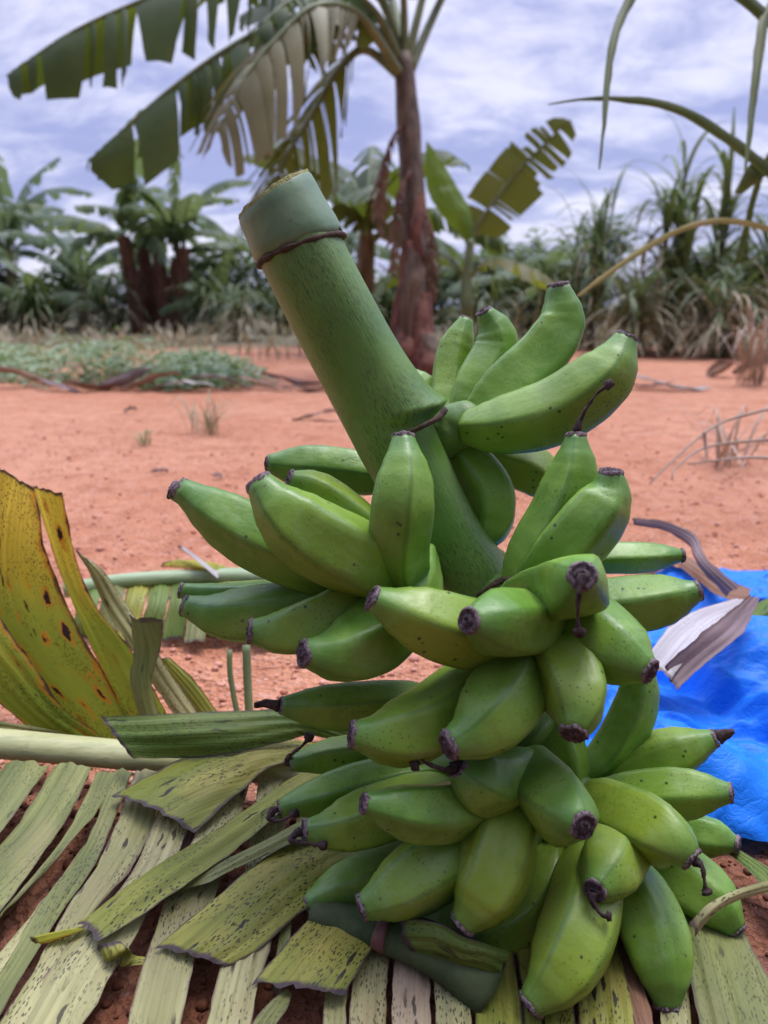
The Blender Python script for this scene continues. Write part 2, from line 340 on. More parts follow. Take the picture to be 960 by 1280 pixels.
# ------------------------------------------------------------------ ground
def gh(x, y):
    d = math.hypot(x, y)
    h = 0.010*noise.noise(V(x*2.3, y*2.3, 1.7))+0.022*noise.noise(V(x*0.55, y*0.55, 9.1))*min(1, d/2.5)
    if d < 7: h += 0.0075*noise.noise(V(x*17, y*17, 3.3))
    if d < 2.2: h += 0.0028*noise.noise(V(x*60, y*60, 5.3))
    return h-0.008
def build_ground():
    mb = MB(); rs = []; r = 0.12
    while r < 1500:
        rs.append(r); r *= 1.0135 if r < 3 else (1.035 if r < 30 else 1.25)
    angs = []
    a = -180.0
    while a < 180:
        angs.append(a); a += 0.55 if abs(a) < 40 else 6.0
    rows = []
    for r in rs:
        row = []
        for a in angs:
            x = r*math.sin(math.radians(a)); y = r*math.cos(math.radians(a))
            row.append(mb.vert((x, y, gh(x, y) if r < 60 else -0.008)))
        rows.append(row)
    n = len(angs)
    c = mb.vert((0, 0, 0))
    for k in range(n): mb.face(c, rows[0][(k+1) % n], rows[0][k])
    for i in range(len(rows)-1):
        for k in range(n): mb.face(rows[i][k], rows[i][(k+1) % n], rows[i+1][(k+1) % n], rows[i+1][k])
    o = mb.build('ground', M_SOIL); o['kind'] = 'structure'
build_ground()
def lump(mb, c, r, rnd, sub=1):
    # rough little clod from a jittered cuboctahedral ball
    ids = []; seg = 7
    top = mb.vert(c+V(0, 0, r*rnd.uniform(.6, .9))); bot = mb.vert(c-V(0, 0, r*.6))
    for k, ph in enumerate((0.75, -0.1)):
        row = []
        for i in range(seg):
            th = 2*math.pi*(i+0.5*k)/seg; rr = r*rnd.uniform(0.75, 1.15)
            row.append(mb.vert(c+V(math.cos(th)*math.cos(ph)*rr, math.sin(th)*math.cos(ph)*rr, math.sin(ph)*rr*.8)))
        ids.append(row)
    for i in range(seg):
        j = (i+1) % seg
        mb.face(top, ids[0][i], ids[0][j]); mb.face(ids[0][i], ids[1][i], ids[0][j]); mb.face(ids[0][j], ids[1][i], ids[1][j]); mb.face(bot, ids[1][j], ids[1][i])
for kind in (0, 1):
    mb = MB(); rr = random.Random(3+kind)
    for i in range(7500 if kind == 0 else 1500):
        y = (.66+2.6*rr.random()**1.5) if kind == 0 else rr.uniform(.33, .70)
        x = (rr.random()-.5)*1.25*(y+0.25)
        s = 0.0013+0.0044*rr.random()**3
        if rr.random() < 0.05: s *= 1.6
        lump(mb, V(x, y, gh(x, y)+s*.25), s, rr)
    o = mb.build('soil_clods', M_CLOD if kind == 0 else M_CLODWETSHADE); o['kind'] = 'stuff'
    tag(o, ('loose pale crumbs and clods scattered over the dry red soil', 'damp crumbs of soil between the leaf strips, shade put into their colour')[kind], 'soil')

# ------------------------------------------------------------------ the banana bunch
bunch = thing('banana_bunch', 'large cut bunch of unripe green bananas standing on torn leaves, thick stalk upwards', 'banana bunch', G(670, 1120))
def sec(th, n, sharp):
    def poly(t):
        w = 2*math.pi/n; t = (t % w)-w/2; return math.cos(w/2)/math.cos(t)
    q = sum(poly(th+k*0.07) for k in range(-2, 3))/5
    w = 2*math.pi/n; x = abs((th % w)-w/2)/(w/2)          # 1 on a ridge
    return (1-sharp)+sharp*(q+.085)+.022*sharp*max(0, (x-.72)/.28)**2
PROF = [(0, .46), (.06, .60), (.14, .77), (.25, .91), (.38, .985), (.52, 1.0), (.66, .985), (.78, .89), (.87, .70), (.935, .50), (.975, .40), (1.0, .355)]
def banana(pts, width, style=0, tipk=1.0, label=None, n=5, roll=None, fat=None, seed=None):
    rnd = random.Random(seed if seed is not None else hash((pts[0][0], pts[-1][1])) % 9999)
    w = [P(*p) for p in pts]
    mb = MB(); N = 40; SEG = 40
    c = crom(w, N); fr = frames(c)
    zc = (pts[len(pts)//2][2]); rad = .905*width/2*zc/F
    ph0 = roll if roll is not None else rnd.uniform(0, 6.28); tw = rnd.uniform(-.35, .35); sharp = rnd.uniform(.85, 1.15); n = rnd.choice((4, 5, 5))
    prof = fat or PROF; rows = []
    for i, (p, (t, a, b)) in enumerate(zip(c, fr)):
        q = i/N; r = rad*lin(prof, q); row = []
        sh = sharp*max(0.15, min(1, (1-q)*4.5))
        for k in range(SEG):
            th = 2*math.pi*k/SEG; tt = th+ph0+tw*q
            s = sec(tt, n, sh)
            s *= 1+0.03*noise.noise(V(math.cos(th)*1.2+seed_of(rnd, pts), math.sin(th)*1.2, q*4))
            wv = 2*math.pi/n; x = abs(((tt % wv)/wv)-0.5)*2
            row.append(mb.vert(p+(a*math.cos(th)+b*math.sin(th))*r*s, along=q, ang=k/SEG if k < SEG else 1, ridge=x))
        rows.append(row)
    for i in range(N):
        for k in range(SEG): mb.face(rows[i][k], rows[i][(k+1) % SEG], rows[i+1][(k+1) % SEG], rows[i+1][k])
    mb.face(*rows[0][::-1]); mb.face(*rows[-1])
    o = mb.build('banana', MB_BANANA, bunch)
    if label: o['label'] = label
    # shrivelled blossom end
    t, a, b = fr[-1]; e = c[-1]; r0 = rad*.36*tipk; mb = MB(); rows = []
    prof2 = [(-.0022, .99), (-.0004, 1.035), (.0012, .98), (.0022, .86), (.0016, .72), (.0006, .60), (.0014, .46), (.0028, .34), (.0030, .2), (.0016, .08)]
    lean = V(rnd.uniform(-.3, .3), rnd.uniform(-.3, .3), rnd.uniform(-.4, .2))*.35
    for j, (d, rr_) in enumerate(prof2):
        row = []
        for k in range(22):
            th = 2*math.pi*k/22
            jj = 1+0.13*noise.noise(V(math.cos(th)*2.2+j*.6, math.sin(th)*2.2, rnd.random()*.2+pts[0][0]))+rnd.uniform(-.06, .06)
            dd = d*(r0/0.009)*(1+rnd.uniform(-.25, .25)*(j > 1))
            row.append(mb.vert(e+(t+lean).normalized()*dd+(a*math.cos(th)+b*math.sin(th))*r0*rr_*jj, along=1-rr_/1.035))
        rows.append(row)
    for j in range(len(prof2)-1):
        for k in range(22): mb.face(rows[j][k], rows[j][(k+1) % 22], rows[j+1][(k+1) % 22], rows[j+1][k])
    mb.face(*rows[-1])
    tip = mb.build('blossom_tip', M_BLOS, o)
    if style == 1:     # pointed black shrivelled tip
        mb = MB(); tube(mb, [e+t*.002, e+t*.010+V(0, 0, .001), e+t*.019+V(rnd.uniform(-.004, .004), 0, -.001)], lambda q: r0*(.75-.5*q), 9, 8, True, .5, rnd.random()*9)
        mb.build('dried_flower', M_STYLE, o)
    elif isinstance(style, list):   # dried flower thread through photo points
        mb = MB(); L = [e+t*.003]+[P(*s) for s in style]; k = r0
        tube(mb, L, lambda q: .0030-.0018*min(1, q*2.2)+(.0022 if q > .88 else 0)+.0003*math.sin(q*17), 8, 26, True, .6, rnd.random()*9)
        mb.build('dried_flower', M_STYLE, o)
    return o
def seed_of(rnd, pts): return pts[0][0]*.013
FATTIP = [(0, .50), (.06, .66), (.14, .82), (.25, .94), (.38, .98), (.52, 1.0), (.68, 1.0), (.80, .93), (.88, .76), (.94, .55), (.975, .42), (1.0, .36)]
SLIM = [(0, .52), (.1, .74), (.25, .93), (.45, 1.0), (.6, 1.0), (.74, .93), (.85, .76), (.93, .56), (.975, .43), (1.0, .38)]
BAN = [
 # upper right hand, behind and right of the stalk
 dict(pts=[(556,528,.67),(560,490,.69),(567,445,.70),(583,399,.70)], width=54, fat=SLIM),
 dict(pts=[(574,526,.66),(594,482,.672),(616,444,.68),(618,414,.678),(605,389,.672)], width=66),
 dict(pts=[(590,522,.645),(634,485,.65),(678,446,.655),(701,402,.655),(698,357,.65)], width=88, label='plump green banana pointing straight up'),
 dict(pts=[(578,535,.635),(634,532,.62),(700,512,.61),(755,470,.60),(783,423,.60)], width=94, style=0),
 dict(pts=[(560,548,.665),(588,580,.66),(612,615,.655),(616,650,.65),(601,684,.645)], width=70, fat=SLIM, style=1),
 dict(pts=[(572,548,.68),(625,572,.69),(668,592,.69),(700,625,.69)], width=70),
 dict(pts=[(556,545,.69),(562,580,.70),(566,606,.70),(566,632,.70)], width=48),
 dict(pts=[(575,535,.70),(548,505,.71),(525,485,.71),(503,463,.71)], width=46),
 # upper left hand
 dict(pts=[(500,600,.68),(455,592,.685),(400,585,.685),(360,582,.68),(334,579,.675)], width=64, fat=SLIM, tipk=.9),
 dict(pts=[(505,740,.60),(430,715,.575),(340,680,.565),(272,642,.565),(224,610,.565)], width=92),
 dict(pts=[(500,742,.60),(425,705,.59),(335,668,.585),(262,632,.58),(215,612,.575)], width=72),
 dict(pts=[(495,730,.60),(450,700,.535),(395,672,.52),(350,636,.515),(323,602,.515)], width=112, label='green banana peppered with dark specks'),
 dict(pts=[(500,710,.62),(458,662,.60),(420,630,.595),(388,607,.59),(362,598,.585)], width=66),
 dict(pts=[(510,735,.58),(497,690,.535),(500,640,.515),(505,590,.515),(504,546,.52)], width=90, style=0, label='upright green banana in front of the stalk'),
 # left hand, lower layer
 dict(pts=[(500,735,.63),(430,742,.62),(350,748,.615),(280,748,.61),(226,738,.605)], width=60),
 dict(pts=[(500,740,.60),(425,752,.59),(350,766,.58),(280,770,.58),(231,757,.58)], width=84),
 dict(pts=[(505,735,.585),(450,752,.56),(405,775,.545),(355,790,.535),(313,789,.53)], width=92),
 dict(pts=[(530,690,.60),(508,745,.565),(468,795,.535),(425,817,.517),(380,817,.505)], width=104, n=5),
 dict(pts=[(660,805,.565),(610,795,.53),(560,785,.505),(510,768,.495),(466,748,.49)], width=100, roll=.5),
 dict(pts=[(690,770,.565),(668,778,.53),(642,780,.50),(612,779,.475),(586,776,.462)], width=98, fat=FATTIP, roll=1.0),
 dict(pts=[(650,745,.68),(625,715,.69),(605,700,.70),(585,692,.70)], width=50),
 # right hand
 dict(pts=[(640,735,.60),(668,688,.585),(698,640,.575),(716,590,.57),(720,544,.57)], width=78, style=[(730,515,.568),(748,490,.566),(766,478,.565)]),
 dict(pts=[(662,742,.585),(702,694,.56),(740,648,.55),(760,616,.548),(764,590,.545)], width=94, label='green banana with a pale edge, brown end facing up'),
 dict(pts=[(640,755,.60),(680,742,.545),(712,735,.50),(726,727,.465),(728,720,.452)], width=104, fat=FATTIP, style=[(724,740,.446),(722,765,.448),(724,795,.452)]),
 dict(pts=[(700,705,.63),(755,698,.63),(800,697,.63),(853,694,.63)], width=44, fat=SLIM, tipk=1.25),
 dict(pts=[(690,760,.60),(745,758,.595),(800,754,.59),(845,746,.585),(874,738,.58)], width=78),
 dict(pts=[(690,745,.59),(730,775,.545),(765,808,.515),(793,828,.498),(812,839,.49)], width=100, fat=FATTIP),
 dict(pts=[(670,775,.585),(694,818,.53),(715,858,.50),(721,890,.485),(717,916,.475)], width=104, fat=FATTIP),
 dict(pts=[(715,985,.63),(765,940,.625),(792,890,.62),(800,850,.62),(795,820,.62)], width=62),
 dict(pts=[(660,850,.63),(690,900,.62),(708,950,.61),(715,1000,.61)], width=66),
 # middle hand
 dict(pts=[(560,880,.61),(500,880,.60),(440,884,.595),(390,884,.59),(352,882,.585)], width=66, style=1, fat=SLIM),
 dict(pts=[(620,830,.585),(580,870,.545),(535,905,.52),(485,920,.505),(441,918,.50)], width=102),
 dict(pts=[(640,800,.585),(640,845,.53),(622,885,.50),(592,916,.487),(561,932,.48)], width=114, n=5, roll=.2),
 dict(pts=[(660,950,.58),(640,972,.55),(615,982,.525),(590,975,.51),(572,960,.505)], width=84, fat=FATTIP, style=[(560,962,.497),(535,955,.495),(520,945,.495),(518,962,.495)]),
 dict(pts=[(560,935,.63),(500,938,.625),(450,942,.62),(405,946,.62),(364,955,.615)], width=54, style=[(362,945,.612),(378,932,.60),(388,918,.595)], fat=SLIM),
 dict(pts=[(590,965,.61),(520,966,.60),(455,980,.59),(400,996,.58),(350,1010,.572)], width=60, style=[(335,1022,.565),(350,1026,.562),(372,1015,.56)], fat=SLIM),
 dict(pts=[(580,990,.60),(525,1002,.575),(470,1020,.56),(420,1036,.55),(381,1038,.545)], width=80, style=[(362,1050,.538),(385,1054,.535),(408,1057,.532)]),
 dict(pts=[(620,985,.57),(580,1008,.53),(535,1016,.51),(490,1010,.50),(455,1004,.495)], width=82),
 # bottom layer
 dict(pts=[(500,1070,.63),(455,1075,.625),(410,1082,.62),(366,1084,.615)], width=52, fat=SLIM),
 dict(pts=[(570,1040,.60),(515,1072,.585),(465,1095,.575),(420,1113,.567),(383,1131,.56)], width=70, style=1),
 dict(pts=[(620,1025,.585),(580,1060,.55),(530,1090,.53),(487,1117,.52),(453,1135,.515)], width=98),
 dict(pts=[(632,985,.575),(628,1045,.53),(614,1095,.515),(596,1130,.51),(578,1156,.507)], width=108),
 dict(pts=[(690,1045,.60),(682,1095,.575),(655,1140,.56),(615,1166,.55),(585,1178,.55)], width=78),
 dict(pts=[(640,1090,.60),(600,1130,.575),(560,1152,.57),(520,1160,.57)], width=56),
 dict(pts=[(650,955,.60),(675,985,.54),(700,1008,.505),(718,1022,.482),(729,1032,.472)], width=106, fat=FATTIP),
 dict(pts=[(790,1035,.59),(775,1060,.545),(762,1082,.52),(752,1100,.505),(743,1113,.495)], width=90, fat=FATTIP, style=[(741,1128,.49),(752,1143,.488),(764,1146,.487)]),
 dict(pts=[(735,1060,.585),(735,1115,.53),(722,1170,.505),(696,1220,.492),(663,1256,.487)], width=108),
 dict(pts=[(760,1070,.59),(790,1115,.55),(815,1165,.525),(828,1215,.508),(834,1258,.50)], width=96),
 dict(pts=[(735,1000,.60),(775,1018,.56),(815,1037,.53),(845,1056,.512),(864,1073,.505)], width=98, fat=FATTIP, style=[(878,1083,.498),(880,1100,.496),(884,1118,.495)]),
 dict(pts=[(730,1010,.62),(775,1000,.60),(825,993,.585),(873,990,.573),(913,991,.565)], width=74),
 dict(pts=[(730,1000,.64),(770,972,.63),(815,950,.62),(860,935,.61),(893,923,.605)], width=72, style=1),
 dict(pts=[(800,1040,.65),(850,1042,.64),(890,1046,.63),(922,1056,.62)], width=58, tipk=1.2),
 dict(pts=[(790,1060,.62),(840,1090,.59),(875,1115,.57),(902,1140,.557),(920,1163,.55)], width=88),
]
for i, b in enumerate(BAN): banana(seed=i*7+1, **b)

# stalk
axis = [P(371, 303, .604), P(392, 345, .607), P(440, 440, .617), P(490, 540, .628), P(545, 645, .638), P(600, 740, .645), (P(630, 860, .645)), P(655, 990, .64), P(675, 1110, .625)]
def build_stalk():
    mb = MB(); N = 200; SEG = 64; c = crom(axis, N); RN = (V(1, 0, 0)*.89+UP*.40-FW*.25).normalized(); q0 = .292; fr = frames(c); rows = []
    w = [(0, 104), (.1, 106), (.22, 105), (.30, 102), (.36, 97), (.42, 92), (.48, 90), (.54, 94), (.60, 100), (.7, 70), (1, 44)]
    for i, (p, (t, a, b)) in enumerate(zip(c, fr)):
        q = i/N; r = lin(w, q)/2*.62/F; row = []
        for k in range(SEG):
            th = 2*math.pi*k/SEG
            dv = a*math.cos(th)+b*math.sin(th); g = max(0, dv.dot(RN))**1.6
            qs = q0-.022*(1-g)                       # the flare ends in a lip that runs down towards the front
            fl = math.exp((q-qs)/.050) if q < qs else max(0, 1-(q-qs)/.012)
            s = 1+.035*noise.noise(V(math.cos(th)*1.3, math.sin(th)*1.3, q*7))+.010*math.cos(th*5+1)+.60*g*fl
            row.append(mb.vert(p+(a*math.cos(th)+b*math.sin(th))*r*s, along=q, ang=abs(k/SEG-.5)*2))
        rows.append(row)
    for i in range(N):
        for k in range(SEG): mb.face(rows[i][k], rows[i][(k+1) % SEG], rows[i+1][(k+1) % SEG], rows[i+1][k])
    mb.face(*rows[0][::-1]); mb.face(*rows[-1])
    st = mb.build('stalk', M_STALK, bunch)
    # pale collar above the dark bract scar, cut end on top
    d = (c[0]-c[12]).normalized(); t, a, b = fr[0]
    yv = V(0, 0, 1)-d*d.z; yv.normalize(); xv = d.cross(yv)
    q0 = P(376, 312, .606); q1 = P(343, 246, .598)
    mb = MB(); rows = []
    dd = (q1-q0).normalized(); right = V(1, 0, 0)-dd*dd.x; right.normalize(); bk = dd.cross(right)
    prof = [(0, 56), (.12, 58.5), (.3, 58), (.55, 56), (.8, 54), (.96, 53.5), (1.0, 52)]
    for q, r in prof:
        row = []
        for k in range(48):
            th = 2*math.pi*k/48; u = right*math.cos(th)+bk*math.sin(th)
            rr = r*.6/F*(1+.02*noise.noise(V(math.cos(th)*2, math.sin(th)*2, q*3)))
            # slanted end: higher at the right
            L = (q1-q0).length*(q*(1.0+.10*math.cos(th-.6)+.018*noise.noise(V(math.cos(th)*5, math.sin(th)*5, 2)))-.10*(1-q)*math.cos(th))
            row.append(mb.vert(q0+dd*L+u*rr, along=q))
        rows.append(row)
    for i in range(len(prof)-1):
        for k in range(48): mb.face(rows[i][k], rows[i][(k+1) % 48], rows[i+1][(k+1) % 48], rows[i+1][k])
    mb.face(*rows[0][::-1])
    rim = [mb.v[k].copy() for k in rows[-1]]; low = [mb.v[k].copy() for k in rows[0]]
    col = mb.build('collar', M_COLLAR, st)
    mb = MB(); cen = sum(rim, V(0, 0, 0))/48; rows = []; rnd = random.Random(5)
    for f in (1.012, 1.005, .97, .9, .7, .45, .2):
        rows.append([mb.vert(cen+(p-cen)*f+dd*((-.002 if f > 1.01 else .0015)+(rnd.uniform(0, .0016) if f < 1.01 else 0)-.004*(1-f))) for p in rim])
    for i in range(len(rows)-1):
        for k in range(48): mb.face(rows[i][k], rows[i][(k+1) % 48], rows[i+1][(k+1) % 48], rows[i+1][k])
    mb.face(*rows[-1]); mb.build('cut_face', M_CUT, st)
    # frayed sliver of dry bract on the right of the cut
    mb = MB(); tube(mb, [P(379, 215, .60), P(388, 228, .595), P(402, 252, .592), P(414, 272, .592), P(427, 289, .595)], lambda q: .0020-.0012*abs(q-.45), 7, 14, True, .8, 3)
    mb.build('dry_sliver', M_RING, st)
    # dark ring
    mb = MB(); cen = sum(low, V(0, 0, 0))/48
    pts = [cen+(p-cen)*1.005-dd*.001 for p in low]; rows = []
    for k, p in enumerate(pts):
        u = (p-cen).normalized(); rr = .0021*(1+.6*noise.noise(V(k*.45, 2, 1))+.3*noise.noise(V(k*1.7, 5, 1)))
        rows.append([mb.vert(p+u*math.cos(x)*rr*1.2+dd*math.sin(x)*rr*1.1) for x in [2*math.pi*j/8 for j in range(8)]])
    for k in range(48):
        for j in range(8): mb.face(rows[k][j], rows[(k+1) % 48][j], rows[(k+1) % 48][(j+1) % 8], rows[k][(j+1) % 8])
    mb.build('bract_scar', M_RING, st)
    # bract shelf at the upper hand, with its dry lip
    mb = MB(); tube(mb, [P(556, 512, .600), P(548, 522, .592), P(536, 529, .588), P(522, 536, .588), P(510, 541, .592)], lambda q: .0027-.001*q, 8, 14, True, .4, 8)
    mb.build('bract_scar', M_RING, st)
    mb = MB(); tube(mb, [P(640, 722, .60), P(625, 727, .598), P(610, 736, .60), P(597, 745, .607)], lambda q: .0030-.001*q, 8, 12, True, .4, 5)
    mb.build('bract_scar', M_RING, st)
    mb = MB(); tube(mb, [P(690, 700, .575), P(665, 716, .572), P(645, 724, .574), P(632, 725, .58)], lambda q: .0028, 8, 12, True, .5, 2)
    mb.build('bract_scar', M_RING, st)
build_stalk()
def crown(a, b, r1, r2, sd):
    mb = MB(); tube(mb, [a, a.lerp(b, .5)+V(0, 0, .004), b], lambda q: (r1+(r2-r1)*q)*max(.12, 1-abs(2*q-1)**3)**.5, 24, 24, True, .15, sd); mb.build('hand_crown', M_CROWN, bunch)
crown(P(535, 565, .655), P(606, 514, .64), .021, .017, 1)
crown(P(540, 715, .645), P(475, 728, .60), .026, .018, 2)
crown(P(600, 765, .64), P(700, 755, .585), .030, .022, 3)
crown(P(630, 840, .63), P(575, 870, .575), .032, .024, 4)
crown(P(640, 960, .635), P(570, 985, .60), .038, .026, 5)
crown(P(670, 1000, .63), P(735, 1040, .595), .040, .032, 6)
crown(P(650, 1060, .625), P(690, 1080, .605), .044, .040, 7)
crown(P(640, 900, .63), P(680, 930, .615), .033, .028, 8)

# ------------------------------------------------------------------ torn leaf strips
def strip(name, rows, mat, parent, bow=0.0, cols=19, n=34, endat=0, rag=.0035, sd=0, label=None, wav=.0022):
    """rows: (xl,yl,xr,yr,h[,hr]) edges in photo pixels at heights h above the soil, or z=('d') for lens distance"""
    Ls, Rs = [], []
    for r in rows:
        if isinstance(r[4], str):
            Ls.append(P(r[0], r[1], float(r[4]))); Rs.append(P(r[2], r[3], float(r[5] if len(r) > 5 else r[4])))
        else:
            Ls.append(G(r[0], r[1], r[4])); Rs.append(G(r[2], r[3], r[5] if len(r) > 5 else r[4]))
    L, Q = crom(Ls, n), crom(Rs, n)
    mb = MB(); grid = []; al = 0; tot = sum((L[i+1].lerp(Q[i+1], .5)-L[i].lerp(Q[i], .5)).length for i in range(n))
    for i in range(n+1):
        if i: al += (L[i].lerp(Q[i], .5)-L[i-1].lerp(Q[i-1], .5)).length
        ac = Q[i]-L[i]; w = ac.length
        tg = (L[min(i+1, n)]-L[max(0, i-1)])+(Q[min(i+1, n)]-Q[max(0, i-1)]); tg.normalize()
        nr = ac.cross(tg)
        if nr.z < 0: nr = -nr
        if nr.length > 0: nr.normalize()
        row = []
        for k in range(cols):
            f = k/(cols-1)
            p = L[i]+ac*f+nr*(bow*w*(1-(2*f-1)**2)+wav*noise.noise(V(f*w*40+sd, al*9, sd))+2.2*wav*noise.noise(V(f*.8+sd*2.1, al*13, sd*1.7))+.0030*min(1, w/.03)*(abs(((f*(2.5+sd % 3)+.13*sd) % 1)-.5)-.25))
            if i in (0, n): p = p+tg*rag*noise.noise(V(f*w*160, sd*3.1, i))
            if k in (0, cols-1): p = p+ac.normalized()*(.0016*noise.noise(V(al*70, sd, k))+.002*noise.noise(V(al*22, sd, k)))
            row.append(mb.vert(p, u=al, v=f*w, vf=f, en=(al if endat == 0 else tot-al)))
        grid.append(row)
    for i in range(n):
        for k in range(cols-1): mb.face(grid[i][k], grid[i][k+1], grid[i+1][k+1], grid[i+1][k])
    o = mb.build(name, mat, parent)
    if label: o['label'] = label
    return o
def half_tube(mb, pts, ru, rv, seg=14, n=30):
    c = crom(pts, n); fr = frames(c, V(0, 0, 1)); rows = []
    for i, (p, (t, a, b)) in enumerate(zip(c, fr)):
        q = i/n; rows.append([mb.vert(p+a*math.cos(2*math.pi*k/seg)*rv(q)+b*math.sin(2*math.pi*k/seg)*ru(q), along=q) for k in range(seg)])
    for i in range(n):
        for k in range(seg): mb.face(rows[i][k], rows[i][(k+1) % seg], rows[i+1][(k+1) % seg], rows[i+1][k])
    mb.face(*rows[0][::-1]); mb.face(*rows[-1])

# frond lying left of the bunch: pale midrib, yellow strips standing up behind it, pale strips lying in front
leafA = thing('fallen_banana_leaf', 'dead banana leaf left of the bunch, pale midrib, upright yellow and flat pale strips', 'dead leaf', G(150, 960))
mb = MB(); half_tube(mb, [G(-260, 915, .035), G(-60, 925, .035), G(60, 935, .035), G(180, 946, .034), (G(300, 958, .032)), G(420, 975, .03), G(520, 985, .028)], lambda q: .0175-.004*q, lambda q: .0155-.004*q)
mb.build('midrib', M_MIDRIB, leafA)
def LR(L, Q, hs): return [(a[0], a[1], b[0], b[1], h) for a, b, h in zip(L, Q, hs)]
H4 = (.034, .028, .022, .014); H5 = (.034, .030, .024, .017, .012)
low = [
 (LR([(-130,948),(-190,1010),(-270,1120)], [(-74,950),(-120,1030),(-190,1150)], H4), M_GREY),
 (LR([(-66,950),(-110,1010),(-200,1120)], [(2,952),(-40,1010),(-100,1100)], H4), M_GREY),
 (LR([(8,955),(-36,1015),(-115,1110)], [(63,957),(22,1014),(-34,1088)], H4), M_GREY),
 (LR([(68,957),(26,1022),(-14,1064),(-70,1125)], [(115,960),(79,1032),(33,1096),(-30,1182)], H4), M_GREY),
 (LR([(120,960),(88,1030),(44,1092),(-10,1156)], [(151,963),(118,1018),(74,1070),(16,1132)], H4), M_GREY),
 (LR([(104,1056),(62,1112),(5,1180),(-60,1262)], [(124,1058),(82,1118),(34,1186),(-26,1290)], (.012,.010,.008,.006)), M_PALE),
 (LR([(146,962),(104,1058),(48,1138),(-8,1226),(-50,1300)], [(166,964),(127,1062),(70,1146),(20,1232),(-20,1305)], (.036,.030,.026,.022,.016)), M_GREY),
 (LR([(172,965),(130,1066),(76,1150),(36,1218),(-12,1300)], [(212,968),(174,1064),(116,1142),(74,1208),(22,1305)], H5), M_PALE),
 (LR([(184,1020),(140,1098),(96,1162),(60,1220)], [(198,1022),(156,1104),(108,1170),(64,1224)], (.016,.014,.010,.006)), M_BROWN),
 (LR([(214,970),(166,1086),(112,1152),(62,1212),(4,1305)], [(258,972),(216,1082),(182,1148),(142,1214),(90,1308)], H5), M_PALE),
 (LR([(264,970),(240,1052),(206,1122),(180,1202),(152,1305)], [(314,972),(292,1050),(272,1112),(244,1196),(220,1308)], H5), M_PALE),
 (LR([(250,1000),(222,1062),(196,1096),(180,1118)], [(266,1002),(240,1066),(214,1094),(186,1122)], (.022,.018,.013,.012)), M_MAUVE),
 (LR([(322,975),(312,1052),(298,1132),(277,1212),(250,1305)], [(362,977),(352,1060),(346,1140),(330,1216),(308,1308)], H5), M_PALE),
 (LR([(372,975),(366,1060),(350,1150),(342,1240)], [(396,977),(388,1060),(366,1150),(350,1244)], H4), M_GREY),
]
for i, (r, m) in enumerate(low): strip('leaf_strip', r, m, leafA, bow=.06, sd=i+1, endat=1)
strip('leaf_strip', [(-20,572,46,612,'.86','.85'),(-32,640,58,680,'.85','.84'),(-35,720,78,745,'.845','.835'),(-5,800,118,820,'.84','.825'),(48,872,160,885,'.83','.825'),(80,925,190,930,'.825')], M_YEL, leafA, bow=.10, sd=21, label='broad yellow strip with orange and black blotches')
strip('leaf_strip', [(43,606,78,616,'.845','.83'),(62,680,92,690,'.84','.83'),(84,742,116,748,'.835','.825'),(116,812,162,810,'.83','.82'),(150,885,208,892,'.825'),(170,930,225,935,'.825')], M_YEL, leafA, bow=.14, sd=22, label='narrow yellow strip with a curled brown rim')
strip('leaf_strip', [(-90,690,-30,720,'.83'),(-75,780,0,775,'.82'),(-30,850,45,835,'.815'),(30,905,85,890,'.815'),(70,935,140,925,'.82')], M_YELG, leafA, bow=.06, sd=23)
strip('leaf_strip', [(94,688,100,692,'.86'),(112,718,128,712,'.855'),(132,762,156,752,'.85'),(158,800,180,790,'.84'),(200,870,225,860,'.83'),(245,925,262,915,'.825')], M_PALE, leafA, bow=.16, sd=24)
strip('leaf_strip', [(162,768,204,772,'.80','.79'),(166,810,200,812,'.80'),(165,855,192,858,'.80'),(178,910,205,912,'.80')], M_GREY, leafA, bow=.22, sd=25)
strip('leaf_strip', [(196,826,210,820,'.86'),(225,865,245,852,'.85'),(255,905,275,895,'.84'),(275,935,295,930,'.83')], M_GREEN, leafA, bow=.1, sd=26)
strip('leaf_strip', [(-60,897,-60,915,'.80'),(0,902,5,918,'.80'),(40,908,44,924,'.805'),(76,914,78,922,'.81')], M_GREY, leafA, bow=.1, sd=27)
mb = MB(); tube(mb, [P(287, 812, .86), P(288, 845, .855), P(298, 900, .85)], .0032, 7, 10); mb.build('stem', M_PETIOLE, leafA)
mb = MB(); tube(mb, [P(308, 806, .86), P(309, 845, .855), P(312, 900, .85)], .0048, 7, 10); mb.build('stem', M_PETIOLE, leafA)

